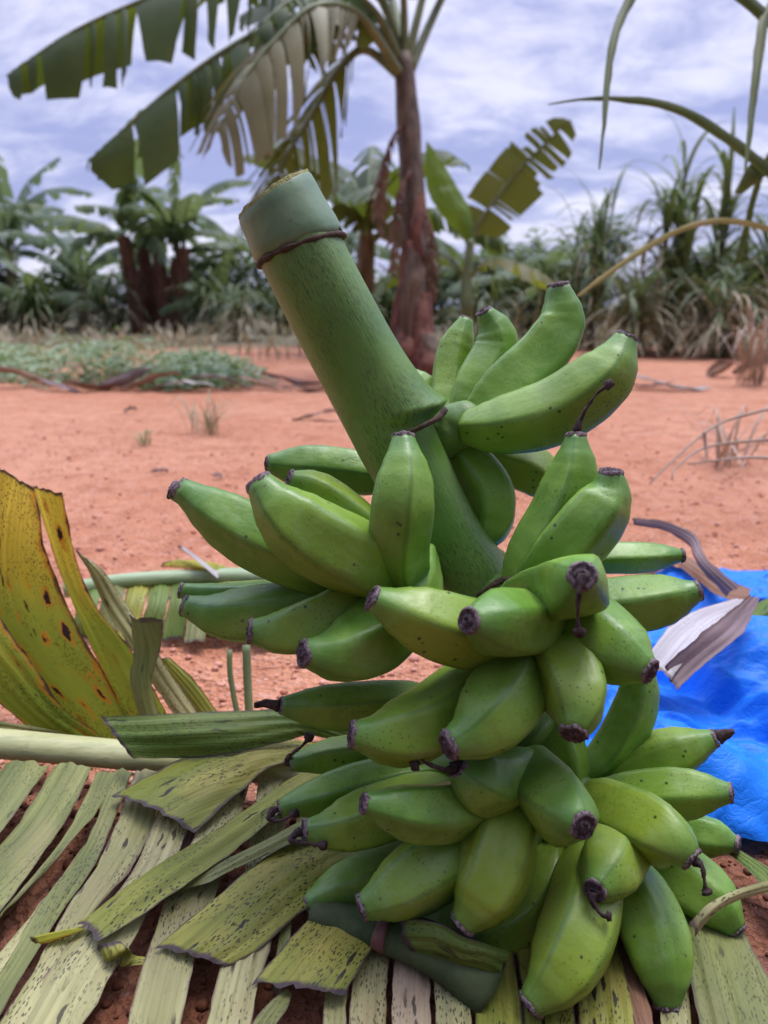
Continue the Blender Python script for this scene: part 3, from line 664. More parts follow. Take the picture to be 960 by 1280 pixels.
# green speckled frond pressed under the bunch
leafB = thing('fallen_banana_leaf', 'speckled green torn banana leaf spread under the bunch, square ends over pale strips', 'dead leaf', G(500, 1180))
up = [
 ([(126,896,165,948,.085,.06),(190,893,215,948,.09,.06),(270,889,290,942,.09,.062),(345,887,360,926,.085,.065),(392,898,398,920,.08,.065),(470,925,470,945,.06,.05)], M_DKGREEN, .10),
 ([(138,994,242,1043,.045,.035),(188,968,276,1012,.05,.04),(242,944,308,983,.055,.045),(300,930,342,956,.055),(380,928,400,946,.05),(440,950,455,975,.04)], M_GREEN, .10),
 ([(97,1155,124,1176,.03),(160,1106,188,1135,.035),(240,1052,268,1082,.04),(318,1002,342,1026,.045),(372,968,388,986,.045),(450,930,462,950,.045)], M_GREEN, .16),
 ([(200,1122,206,1126,.024),(250,1092,262,1102,.035),(320,1055,332,1070,.042),(388,1022,396,1038,.045),(450,1000,455,1015,.04)], M_GREY, .12),
 ([(196,1184,284,1208,.022,.02),(232,1152,322,1184,.03,.025),(290,1105,372,1142,.035,.03),(355,1060,420,1110,.035,.03),(430,1030,490,1080,.03)], M_GREEN, .08),
 ([(315,1233,432,1244,.018),(345,1196,448,1214,.024),(382,1150,470,1178,.026),(420,1110,510,1140,.022)], M_GREEN, .07),
 ([(404,1300,432,1300,.008),(406,1240,434,1240,.01),(410,1170,438,1172,.01)], M_PALE, .05),
 ([(434,1300,484,1300,.008),(440,1230,484,1232,.011),(450,1160,490,1164,.012)], M_PALE, .06),
 ([(486,1300,542,1300,.008),(490,1230,538,1234,.010),(500,1165,535,1168,.012)], M_PINK, .05),
 ([(544,1300,592,1300,.009),(542,1240,588,1245,.010),(540,1175,580,1180,.012)], M_PALE, .06),
 ([(594,1305,655,1305,.009),(592,1245,650,1245,.011),(590,1185,640,1185,.012)], M_GREEN, .05),
 ([(655,1305,722,1305,.007),(652,1240,715,1240,.009),(645,1175,705,1175,.010)], M_GREEN, .05),
 ([(724,1305,800,1305,.009),(722,1240,785,1240,.011),(712,1160,765,1160,.012)], M_GREEN, .05),
 ([(802,1305,822,1302,.012),(782,1235,806,1230,.014),(756,1170,782,1165,.014)], M_BROWN, .1),
 ([(826,1305,868,1305,.007),(820,1240,862,1235,.009),(800,1160,845,1155,.010)], M_PALE, .05),
 ([(880,1305,985,1300,.012),(866,1240,962,1225,.014),(850,1170,922,1150,.014),(820,1100,890,1090,.012)], M_GREY, .04),
 ([(960,1120,1040,1160,.02),(935,1085,985,1100,.02),(890,1050,930,1065,.02)], M_DKGREEN, .06),
]
for i, (r, m, b) in enumerate(up): strip('leaf_strip', r, m, leafB, bow=b, sd=40+i)
strip('leaf_strip', [(36,1176,44,1184,.02),(70,1168,74,1178,.022),(104,1160,108,1168,.026)], M_YELG, leafB, bow=.3, sd=61)
strip('leaf_strip', [(122,1184,150,1176,.022,.03),(140,1204,160,1186,.016,.03),(172,1208,176,1196,.014),(225,1206,227,1202,.012)], M_GREEN, leafB, bow=.2, sd=62)
strip('leaf_strip', [(862,1150,868,1172,'.49'),(882,1126,892,1142,'.49'),(920,1108,926,1122,'.50'),(975,1094,978,1110,'.51')], M_PALE, leafB, bow=.25, sd=63, label='thin pale dry strip arching over the lowest bananas')
strip('leaf_strip', [(300,1305,322,1310,.014),(330,1262,352,1266,.016),(356,1238,364,1240,.016)], M_GREY, leafB, bow=.1, sd=64)

# thick cut leaf base under the front bananas
off = thing('leaf_stalk_offcut', 'dark grey-green broken leaf stalk wedged under the front bananas, reddened where it snapped', 'plant stalk', G(530, 1190))
mb = MB(); half_tube(mb, [P(392, 1140, .555), P(440, 1152, .545), P(480, 1165, .535), P(530, 1180, .525), P(580, 1208, .515), P(612, 1234, .51)], lambda q: .010+.012*q, lambda q: .008+.010*q, 16, 24)
mb.build('stalk_piece', M_OFFCUT, off)
mb = MB(); half_tube(mb, [P(477, 1163, .534), P(483, 1166, .532), P(490, 1168, .530)], lambda q: .0145, lambda q: .0125, 14, 6); mb.build('red_scar', M_PINKCUT, off)
strip('sheath_flap', [(500,1150,520,1195,'.515'),(545,1150,570,1210,'.505'),(585,1170,600,1215,'.50'),(635,1185,612,1225,'.505')], M_DKGREEN, off, bow=.15, sd=70)

# frond behind, on the soil left of the stalk
leafC = thing('fallen_banana_leaf', 'fallen banana leaf with pale green midrib on bare soil left behind the bunch', 'dead leaf', G(230, 740))
mb = MB(); half_tube(mb, [G(80, 738, .055), G(150, 727, .06), G(230, 722, .062), G(320, 720, .062), G(420, 725, .058), G(500, 735, .05)], lambda q: .012+.004*q, lambda q: .011+.003*q); mb.build('midrib', M_MIDRIB2, leafC)
for i in range(11):
    x = 108+i*27; dx = -6+i*1.5
    strip('leaf_strip', [(x, 726, x+27, 725, .056), (x-4+dx, 752, x+23+dx, 752, .045), (x-10+dx, 776, x+17+dx, 776, .025), (x-14+dx, 797+4*(i % 3), x+12+dx, 796+4*(i % 3), .004)], [M_DKGREEN, M_GREY, M_GREEN, M_DKGREEN][i % 4], leafC, bow=.12, sd=80+i, endat=1, n=14)
strip('leaf_strip', [(200, 708, 235, 702, .075), (235, 712, 262, 704, .075), (280, 716, 285, 710, .07)], M_YELG, leafC, bow=.2, sd=95)
strip('leaf_strip', [(222, 683, 226, 687, .10), (245, 698, 250, 704, .09), (268, 716, 272, 722, .07)], M_ASH, leafC, bow=.2, sd=96)

# ------------------------------------------------------------------ blue plastic bag
def build_bag():
    mb = MB()
    FOLDS = [(.35, .94, 9, .024, .3), (.6, .8, 14, .018, 1.1), (.15, .99, 23, .012, .7), (.8, .6, 19, .013, 1.9), (-.4, .92, 31, .0085, 2.4), (.5, .87, 47, .010, .2), (.25, .97, 66, .0085, 1.3), (.95, .3, 38, .0095, .9), (.45, .9, 90, .0062, 2.2), (-.2, .98, 74, .006, .5)]
    def sheet(x0, x1, y0, y1, nx, ny, sd, dome):
        grid = []
        for j in range(ny+1):
            row = []
            for i in range(nx+1):
                u, v = i/nx, j/ny; x = x0+(x1-x0)*u; y = y0+(y1-y0)*v
                x += .030*noise.noise(V(u*5+sd, v*5, 1))+.008*noise.noise(V(u*21, v*21+sd, 2)); y += .030*noise.noise(V(u*5, v*5+sd, 3))+.008*noise.noise(V(u*21+sd, v*21, 4))
                m = max(0, min(1, 7*min(u, 1-u, v, 1-v)+.10)); m = m*(2-m)
                dl = (x-.335)*.894+(y-.79)*.447+.010*noise.noise(V(x*14, y*14, 8))
                st = max(0, min(1, dl/.026)); st = st*st*(3-2*st)
                hill = st*(.042+.048*math.exp(-((x-.46)**2/.016+(y-.83)**2/.006)))+(1-st)*(.012+.036*math.exp(-((dl+.11)**2/.004)))
                if not dome: hill = .012
                wx = x+.035*noise.noise(V(x*7, y*7, 1)); wy = y+.035*noise.noise(V(x*7, y*7, 2)); cr = 0
                for (ax, ay, fq, am, ph) in FOLDS:
                    k = (ax*wx+ay*wy)*fq+ph+.25*noise.noise(V(wx*9, wy*9, ph)); k = abs((k % 2)-1)
                    cr += am*k*(.30+1.1*abs(noise.noise(V(x*5+ph, y*5, ph*3))))
                row.append(mb.vert((x, y, max(gh(x, y)+.004, gh(x, y)+.004+m*(hill+cr*.75)-.006*m))))
            grid.append(row)
        for j in range(ny):
            for i in range(nx): mb.face(grid[j][i], grid[j][i+1], grid[j+1][i+1], grid[j+1][i])
    sheet(.10, .74, .565, .935, 300, 200, 0, True)
    sheet(.47, .75, 1.07, 1.26, 90, 60, 3, False)
    o = mb.build('plastic_bag', M_BAG, origin=G(880, 950))
    tag(o, 'crumpled bright blue plastic bag lying on the soil right of the banana bunch', 'plastic bag')
build_bag()
def one_strip(name, rows, mat, label, cat, sd, bow=.15, group=None):
    p = rows[len(rows)//2]
    o = strip(name, rows, mat, None, bow=bow, sd=sd)
    return tag(o, label, cat, group)
lf = thing('dry_leaf_piece', 'folded ashen and mauve dry leaf piece lying on the blue plastic bag', 'dead leaf', P(880, 790, .84))
strip('pale_face', [(800,830,840,850,'.80','.77'),(835,785,865,815,'.83','.79'),(868,765,905,785,'.86','.82'),(915,748,945,756,'.89','.87')], M_ASH, lf, bow=.10, sd=101)
strip('dark_face', [(832,832,848,862,'.775','.765'),(862,805,890,822,'.79','.785'),(898,775,928,790,'.82','.81'),(938,742,950,748,'.87')], M_MAUVE, lf, bow=-.12, sd=102)
one_strip('dead_leaf', [(790,648,792,656,'1.10'),(830,652,832,664,'1.08'),(868,668,864,684,'1.05'),(885,700,872,708,'1.02'),(925,733,908,745,'1.0')], M_MAUVE, 'long brown curled dead leaf arching over the soil above the blue bag', 'dead leaf', 103)
one_strip('dead_leaf', [(800,675,802,690,.02),(850,692,852,712,.03),(900,722,896,744,.05),(940,738,936,756,.06)], M_BROWN, 'flat brown dead leaf on the soil touching the back edge of the blue bag', 'dead leaf', 104, .1)
one_strip('leaf_offcut', [(930,770,934,800,.085,.07),(955,750,958,790,.09,.07),(1000,745,1003,785,.09,.07)], M_DKGREEN, 'dark green leaf offcut behind the crest of the blue bag', 'leaf piece', 105, .3)

# ------------------------------------------------------------------ litter and weeds on the bare soil
def dead_leaf(px, py, L, W, az, curl, mat, label, sd, group='dead leaves scattered over the bare soil'):
    g = G(px, py); rnd = random.Random(sd); d = V(math.cos(az), math.sin(az), 0); s = V(-d.y, d.x, 0); mb = MB(); n, cs = 14, 7; grid = []
    for i in range(n+1):
        q = i/n; w = W*math.sin(math.pi*min(1, .08+q*.9))**.7; row = []
        zc = curl*L*(math.sin(q*3.0+sd)*.5+.5)*.35
        for k in range(cs):
            f = k/(cs-1)*2-1; a = f*curl*1.6
            p = g+d*(q-.5)*L+s*(math.sin(a)/max(.2, abs(curl)*1.6)*w if abs(curl) > .1 else f*w)
            p.z = gh(p.x, p.y)+.006+zc+w*(1-math.cos(a))*.9+.012*noise.noise(V(q*5, f*2, sd))
            row.append(mb.vert(p, u=q*L, v=(f+1)*W, vf=(f+1)/2, en=q*L))
        grid.append(row)
    for i in range(n):
        for k in range(cs-1): mb.face(grid[i][k], grid[i][k+1], grid[i+1][k+1], grid[i+1][k])
    o = mb.build('dead_leaf', mat, None, origin=g); return tag(o, label, 'dead leaf', group)
DL = [
 (22,487,.38,.05,.1,.7,M_BROWN,'rusty brown dead leaf at the far left end of the litter line'),
 (75,490,.30,.035,-.3,.5,M_MAUVE,'thin grey-brown dead leaf just right of the far left litter leaf'),
 (120,489,.30,.05,.5,.8,M_BROWN,'curled brown dead leaf below the middle of the weed patch'),
 (158,486,.36,.075,.9,.9,M_MAUVE,'upturned mauve dead leaf, tallest of the litter line'),
 (190,488,.34,.06,.15,.7,M_BROWN,'dark brown dead leaf right beside the upturned mauve leaf'),
 (228,489,.36,.04,-.1,.4,M_ASH,'pale flattened dead leaf near the right end of the weed patch'),
 (275,487,.34,.045,.2,.6,M_MAUVE,'mauve dead leaf at the right foot of the weed patch'),
 (325,485,.40,.04,-.15,.5,M_BROWN,'long brown dead leaf between weed patch and banana stalk'),
 (372,480,.44,.05,.25,.7,M_MAUVE,'mauve dead leaf overlapping another close left of the banana stalk'),
 (402,486,.40,.045,-.4,.6,M_BROWN,'brown dead leaf touching the banana stalk outline on its left'),
 (398,524,.22,.032,.05,.5,M_BROWN,'single tan dead leaf on open soil just left of the banana stalk'),
 (164,515,.06,.022,.6,.8,M_MAUVE,'small dark curled leaf scrap on open soil below the weed patch'),
 (200,591,.045,.012,.2,.5,M_MAUVE,'tiny dark leaf scrap on soil above the leftmost bananas'),
 (272,597,.035,.010,-.2,.5,M_MAUVE,'tiny dark leaf scrap right of another scrap above the left bananas'),
 (840,489,.42,.05,-.05,.6,M_ASH,'pale grey dead leaf lying right of the top hand of bananas'),
 (815,486,.30,.035,.3,.6,M_MAUVE,'mauve dead leaf tucked behind the pale grey leaf on the right'),
 (900,470,.24,.08,.5,.9,M_BROWN,'crumpled dark brown leaf on soil near the right edge'),
 (945,470,.30,.08,-.4,.9,M_MAUVE,'crumpled mauve leaf at the right edge of the soil'),
]
for i, (a, b, c, d, e, f, m, l) in enumerate(DL): dead_leaf(a, b, c, d, e, f, m, l, i+1)

def ribbon(mb, pts, w, n=9, flat=None, tip=.12):
    c = crom(pts, n); ids = []
    for i, p in enumerate(c):
        q = i/n; t = (c[min(i+1, n)]-c[max(0, i-1)]).normalized(); s = t.cross(flat or V(0, 0, 1))
        if s.length < .05: s = V(1, 0, 0)
        s.normalize(); nn = s.cross(t); ww = w*min(1, .55+q*2.5)*(1-max(0, (q-.35)/.65)**1.6*(1-tip))
        ids.append((mb.vert(p-s*ww+nn*ww*.25, lt=q), mb.vert(p, lt=q), mb.vert(p+s*ww+nn*ww*.25, lt=q)))
    for i in range(n):
        a, b = ids[i], ids[i+1]; mb.face(a[0], a[1], b[1], b[0]); mb.face(a[1], a[2], b[2], b[1])
def tuft(px, py, hgt, nb, spread, mat, name, label, cat, sd, w=.004, culm=False, group=None, loc=None):
    g = loc or G(px, py); g = V(g.x, g.y, gh(g.x, g.y)); rnd = random.Random(sd); mb = MB()
    for i in range(nb):
        a = rnd.uniform(0, 6.28); h = hgt*rnd.uniform(.45, 1.05); sp = spread*rnd.uniform(.3, 1.1); d = V(math.cos(a), math.sin(a), 0)
        b = g+V(rnd.gauss(0, .12), rnd.gauss(0, .12), 0)*spread
        ribbon(mb, [b, b+d*sp*.25+V(0, 0, h*.55), b+d*sp*.65+V(0, 0, h*.95), b+d*sp*1.15+V(0, 0, h*rnd.uniform(.55, 1.0))], w*rnd.uniform(.6, 1.2))
    o = mb.build(name, mat, None, origin=g); return tag(o, label, cat, group)
tuft(258, 543, .15, 34, .20, M_DRYW, 'grass_tuft', 'sparse green grass tuft alone on open soil below the weed patch', 'grass tuft', 11, .0026)
tuft(182, 558, .06, 14, .07, M_WEED, 'grass_tuft', 'tiny seedling grass on open soil above the leftmost banana tips', 'grass tuft', 12, .003)
tuft(905, 575, .20, 26, .28, M_DRYG, 'grass_tuft', 'dry fawn grass clump spreading over soil at right of the bananas', 'grass tuft', 13, .004)
tuft(940, 482, .55, 40, .35, M_DRYG, 'grass_tuft', 'tall dry grass clump at the right edge where bare soil meets cane', 'grass tuft', 14, .006)
# long dry stalks on the right
ds = thing('dry_grass_stalk', 'long pale dry grass stems arching across the soil at the right edge', 'dry grass', G(960, 560))
for i, L in enumerate(([(960,512,'')], )):
    pass
for i, pts in enumerate([[(1000,505,1.75),(950,514,1.7),(895,532,1.65),(845,572,1.6),(812,605,1.55)], [(1000,548,1.7),(930,552,1.66),(880,560,1.62),(845,585,1.58),(840,600,1.56)], [(880,540,1.62),(882,556,1.62),(884,574,1.61)], [(1000,575,1.62),(940,572,1.6),(900,575,1.58),(860,580,1.57)]]):
    mb = MB(); tube(mb, [P(*p) for p in pts], lambda q: .0042-.0025*q, 6, 20, True, .3, i); mb.build('stem', M_DRYG, ds)

def leafy(mb, c, rx, ry, rz, n, ls, rnd, ground=None, droop=.5):
    for i in range(n):
        while True:
            x, y, z = rnd.uniform(-1, 1), rnd.uniform(-1, 1), rnd.uniform(-1, 1)
            if x*x+y*y+z*z < 1: break
        p = c+V(x*rx, y*ry, z*rz)
        if noise.noise(p*(1.6/max(rx, .1))+V(3, 1, 7)) < -.22: continue
        if ground is not None: p.z = ground+abs(z)*rz*(1-.6*(x*x+y*y))
        a = rnd.uniform(0, 6.28); d = V(math.cos(a), math.sin(a), rnd.uniform(-droop, .6)).normalized(); s = d.cross(V(rnd.uniform(-.4, .4), rnd.uniform(-.4, .4), 1)).normalized()
        L = ls*rnd.uniform(.6, 1.3); W = L*rnd.uniform(.22, .38); k = s.cross(d)*W*.3; lt = rnd.random()
        i0 = mb.vert(p, lt=lt); i1 = mb.vert(p+d*L*.5+s*W+k, lt=lt); i2 = mb.vert(p+d*L, lt=lt); i3 = mb.vert(p+d*L*.5-s*W+k, lt=lt); i4 = mb.vert(p+d*L*.5, lt=lt)
        mb.face(i0, i1, i4); mb.face(i1, i2, i4); mb.face(i2, i3, i4); mb.face(i3, i0, i4)
mb = MB(); rnd = random.Random(21)
for i in range(46):
    px = rnd.uniform(-60, 292); py = rnd.uniform(438, 482)
    if px > 215 and py < 452: continue
    g = G(px, py); rad = rnd.uniform(.22, .42)
    leafy(mb, V(g.x, g.y, 0), rad, rad, rnd.uniform(.14, .34)*(1 if 60 < px < 200 else .5), 270, .055, rnd, ground=0)
o = mb.build('weed_patch', M_WEED); o['kind'] = 'stuff'; tag(o, 'low spreading grey-green weeds covering the soil at left behind the litter line', 'weeds')

# ------------------------------------------------------------------ banana plants
def frond(parent, pts, W, mat, sd, torn=.6, droop=.5, s0=.14, rib=.018, midmat=None, fine=1.0, fold=.2, sides=(1, -1), upv=V(0, 0, 1), sweep=.22):
    rnd = random.Random(sd); n = 40; c = crom(pts, n); mb = MB()
    dn = V(0, 0, -1)
    def at(s):
        x = max(0, min(.9999, s))*n; i = int(x); p = c[i].lerp(c[i+1], x-i); t = (c[min(i+1, n)]-c[max(i-1, 0)]).normalized(); return p, t
    for sgn in sides:
        s = s0
        while s < .995:
            ds = (rnd.uniform(.010, .03) if rnd.random() < .55 else rnd.uniform(.05, .13))*fine
            e = min(1, s+ds); rip = rnd.random() < torn; gap = .03+.6*rnd.random()**3+(.0 if rnd.random() > .15 else .3) if rip else .0
            dr = droop*rnd.uniform(.75, 1.3); lng = rnd.uniform(.82, 1.06) if rnd.random() > .2 or ds > .05*fine else rnd.uniform(.35, .8); sk = rnd.uniform(-.22, .22); rows = []; acc = [V(0, 0, 0) for _ in range(3)]
            J = 6
            for j in range(J+1):
                f = j/J; row = []
                for k in range(3):
                    g = k/2; gg = g+(0.5-g)*gap*f*1.3 if rip else g
                    ss = s+(e-s)*gg; x = (ss-s0)/(1-s0); p, t = at(ss)
                    w = W*(max(0, x)**.35)*(max(0, 1-x)**.42)*1.25*lng*(1+sk*(g-.5))
                    b = t.cross(upv)
                    if b.length < .1: b = V(1, 0, 0)
                    b.normalize(); b *= sgn; nn = b.cross(t)*sgn
                    if nn.z < 0: nn = -nn
                    a = -fold+(dr+fold)*(1-math.exp(-3.2*f))*1.15
                    acc[k] += (b*math.cos(a)+dn*math.sin(a)+t*sweep)*(w/J if j else 0); q = p+acc[k]+nn*.01*math.sin(g*3.1)
                    if j == J: q += t*rnd.uniform(-.01, .01)
                    row.append(mb.vert(q, lt=.35+.2*noise.noise(V(s*40, sgn, sd))+.15*f))
                rows.append(row)
            for j in range(J):
                for k in range(2): mb.face(rows[j][k], rows[j][k+1], rows[j+1][k+1], rows[j+1][k])
            s = e+(rnd.uniform(0, .012)*fine if rip else 0)
    o = mb.build('frond', mat, parent)
    mb = MB(); tube(mb, pts, lambda q: rib*(1.15-q), 8, 30); mb.build('midrib', midmat or M_PETIOLE, o)
    return o
def trunk(parent, pts, r0, r1, mat, sd, name='trunk', seg=18):
    mb = MB(); tube(mb, pts, lambda q: r0+(r1-r0)*q**.8, seg, 26, True, .16, sd); return mb.build(name, mat, parent)

# the big plant behind the bunch
Z = 5.2
tree = thing('banana_tree', 'tall banana tree with brown peeling trunk and torn hanging leaves right behind the bunch', 'banana tree', G(522, 470))
trunk(tree, [P(527, 478, Z), P(524, 400, Z), P(519, 300, Z), P(513, 200, Z), P(508, 120, Z), P(503, 70, Z)], .112, .070, M_PSEUDO, 4)
rnd = random.Random(9)
for i, (tx, ty, bx, by, w) in enumerate([(508,300,492,462,.05),(518,330,500,475,.07),(522,385,512,482,.09),(526,365,528,484,.10),(528,400,545,478,.08),(514,410,488,468,.06),(524,425,536,486,.09),(519,285,512,420,.05),(522,240,528,330,.035)]):
    mb = MB(); zz = Z-.12-.012*i; n = 14; grid = []
    for q in range(n+1):
        f = q/n; cx_ = tx+(bx-tx)*f+5*math.sin(f*5+i); cy_ = ty+(by-ty)*f; row = []
        for k in range(7):
            g = k/6*2-1; ww = w*(.35+.8*math.sin(math.pi*min(1, .15+f*.8)))*(1+.25*noise.noise(V(f*5, i, g*2)))
            row.append(mb.vert(P(cx_, cy_, zz-.05*math.sin(f*3.1))+V(g*ww, .5*ww*g*g+.02*noise.noise(V(g*3, f*7, i)), (.06*noise.noise(V(g*6, i, 1)) if q in (0, n) else 0))))
        grid.append(row)
    for q in range(n):
        for k in range(6): mb.face(grid[q][k], grid[q][k+1], grid[q+1][k+1], grid[q+1][k])
    mb.build('dry_sheath', M_PSEUDOR if i % 3 != 1 else M_PSEUDO, tree)
M_DRYL = leaf_mat('dry_hanging_leaf', (0.10, 0.06, 0.035), (0.24, 0.15, 0.09), (0.30, 0.22, 0.13), 0.4, 0.2, (0.25, 0.15, 0.06))
for k_, pts in enumerate(([(508,150,5.15),(490,175,5.1),(478,215,5.1),(474,262,5.1),(480,300,5.1)], [(512,215,5.1),(500,240,5.05),(494,290,5.05),(492,345,5.05)], [(522,250,5.1),(536,280,5.1),(540,330,5.1),(538,380,5.1)])):
    frond(tree, [P(*p) for p in pts], .13, M_DRYL, 90+k_, .7, 1.0, .1, .012, M_PSEUDOR)
fr = [
 ([(503,80,5.2),(470,-10,5.1),(380,-55,5.0),(280,-35,4.9),(180,0,4.85),(90,40,4.8),(8,95,4.8)], .62, M_FROND, 1, .75, 1.3),
 ([(500,85,5.2),(440,18,5.0),(370,20,4.85),(290,58,4.75),(205,118,4.7),(112,200,4.65)], .56, M_FROND, 2, .85, 1.2),
 ([(498,90,5.1),(450,20,4.8),(395,8,4.6),(345,50,4.5),(305,100,4.45),(272,165,4.45)], .64, M_FRONDO, 3, .9, 1.0),
 ([(500,95,5.2),(455,62,5.15),(420,92,5.1),(392,140,5.1),(362,190,5.1),(338,245,5.1)], .50, M_FRONDY, 4, .9, .75),
 ([(503,80,5.2),(495,20,5.3),(470,-60,5.5),(420,-150,5.8),(340,-190,6.1)], .45, M_FROND, 5, .5, .6),
 ([(508,85,5.2),(520,30,5.2),(540,-40,5.2),(585,-140,5.2),(660,-190,5.1)], .45, M_FROND, 6, .5, .6),
 ([(503,85,5.2),(472,20,5.0),(425,-14,4.8),(362,2,4.6),(318,42,4.5)], .42, M_FROND, 10, .7, 1.0),
 ([(503,85,5.2),(468,35,5.1),(440,10,5.0),(405,30,4.9),(385,75,4.9)], .34, M_FRONDY, 12, .8, .9),
 ([(512,90,5.2),(535,35,5.3),(565,-25,5.4),(620,-110,5.6),(700,-150,5.9)], .45, M_FROND, 7, .5, .6),
 ([(505,85,5.2),(505,10,5.1),(500,-80,4.9),(495,-170,4.5)], .45, M_FROND, 8, .5, .6),
 ([(500,85,5.2),(470,40,5.35),(430,10,5.6),(360,-10,5.9),(300,20,6.2)], .36, M_FROND, 9, .7, 1.0),
]
for pts, W, m, sd, torn, dr in fr:
    frond(tree, [P(*p) for p in pts], W, m, sd, torn, dr, s0=.24 if sd not in (6, 7, 8, 5) else .36, rib=.030, fine={3: .9, 4: .8, 1: 1.3, 2: 1.1}.get(sd, 1.4), sweep={3: .5, 4: .9}.get(sd, .22), upv=V(0, -.62, .78) if sd in (1, 2, 3, 4, 9, 10, 12) else V(0, 0, 1), midmat=M_PETIOLE)

# young plant right of the trunk
suck = thing('banana_plant', 'young banana plant right of the trunk, one upright light green leaf and one torn', 'banana plant', G(580, 452))
trunk(suck, [G(580, 452), P(583, 400, 6.2), P(584, 350, 6.2), P(588, 300, 6.2)], .07, .035, M_PETIOLE, 6)
strip('frond', [(533,176,536,178,'6.2'),(532,205,552,200,'6.2'),(534,235,572,235,'6.18','6.22'),(549,266,588,262,'6.16','6.22'),(574,292,592,286,'6.18'),(584,312,590,312,'6.2'),(585,340,589,340,'6.2')], M_FRONDL, suck, bow=.16, sd=11, wav=.01)
frond(suck, [P(*p) for p in [(588,320,6.2),(595,285,6.2),(630,235,6.2),(668,192,6.2),(712,150,6.2)]], .36, M_FRONDY, 12, .45, .25, .10, .016, fine=1.6, upv=V(0, -.9, .3), fold=.0)
frond(suck, [P(*p) for p in [(585,350,6.2),(610,325,6.1),(650,330,6.0),(690,352,6.0),(712,385,6.0)]], .28, M_FRONDY, 13, .5, .6, .1, .014)
frond(suck, [P(*p) for p in [(584,350,6.2),(560,320,6.2),(530,318,6.2),(490,340,6.3),(465,370,6.3)]], .28, M_FROND, 14, .5, .6, .1, .014)
# dark plant seen between stalk and trunk
def bplant(px, py, hgt, nl, sd, label, mat=None, LL=2.0, W=.34, trunks=1, tmat=None, group='banana plants beyond the clearing', z=None, el=(.2, 1.2), tr=.15):
    g = G(px, py) if z is None else P(px, py, z); g = V(g.x, g.y, 0); rnd = random.Random(sd)
    t = thing('banana_plant', label, 'banana plant', g, group)
    for k in range(trunks):
        o = V(rnd.uniform(-.42, .42), rnd.uniform(-.3, .3), 0)*(1 if trunks > 1 else 0)
        top = g+o*1.4+V(rnd.uniform(-.1, .1), 0, hgt*rnd.uniform(.75, 1))
        trunk(t, [g+o, (g+o).lerp(top, .5)+V(rnd.uniform(-.05, .05), 0, 0), top], tr, tr*.55, tmat or M_PSEUDO, sd+k, seg=12)
        for i in range(nl//trunks):
            a = 6.283*(i+rnd.random()*.7)/(nl//trunks); e = rnd.uniform(*el); L = LL*rnd.uniform(.7, 1.1); d = V(math.cos(a), math.sin(a), 0)
            pts = [top-V(0, 0, .15)]; p = top.copy(); 
            for q in range(5):
                p = p+(d*math.cos(e)+V(0, 0, math.sin(e)))*L/5; pts.append(p.copy()); e -= rnd.uniform(.12, .46)
            frond(t, pts, W*rnd.uniform(.8, 1.1), mat or M_FAR, sd*10+i+k*50, rnd.uniform(.3, .8), rnd.uniform(.5, 1.1), .12, .02, fine=1.6)
    return t
bplant(462, 440, 1.3, 10, 31, 'dark leafy banana plant seen between the green stalk and the brown trunk', M_FROND, 1.6, .46, el=(.2, 1.3))
bplant(203, 415, 1.8, 26, 32, 'clump of banana plants with several red-brown trunks behind the weed patch', M_FAR, 2.3, .42, 6, M_PSEUDOR, el=(.5, 1.5), tr=.20)
bplant(105, 412, 1.2, 9, 33, 'pale drooping banana plant left of the red-brown trunked clump', M_FAR2, 2.6, .40, el=(.6, 1.45))
bplant(18, 412, 1.7, 10, 34, 'banana plant with long drooping leaves at the left edge', M_FAR2, 2.7, .42, el=(.5, 1.45))
bplant(300, 412, 1.2, 9, 35, 'thin banana plant just left of the cut stalk top', M_FAR2, 2.5, .36, el=(.5, 1.45))
bplant(400, 414, 1.5, 11, 36, 'banana plant hidden behind the upper green stalk', M_FAR, 2.4, .45, el=(.4, 1.4))
bplant(-60, 420, 1.2, 10, 37, 'banana plant whose leaves reach in from the left border', M_FAR, 2.4, .42, el=(.5, 1.4))
bplant(645, 418, 1.0, 11, 38, 'low dark banana plant behind the upright bananas', M_FAR, 1.9, .44, el=(.3, 1.4))
bplant(270, 416, .5, 8, 39, 'small banana plant to the right of the red-brown trunked clump', M_FAR, 1.5, .34, el=(.5, 1.45))
bplant(60, 416, .5, 8, 40, 'small banana plant behind the left end of the weed patch', M_FAR, 1.5, .34, el=(.5, 1.45))

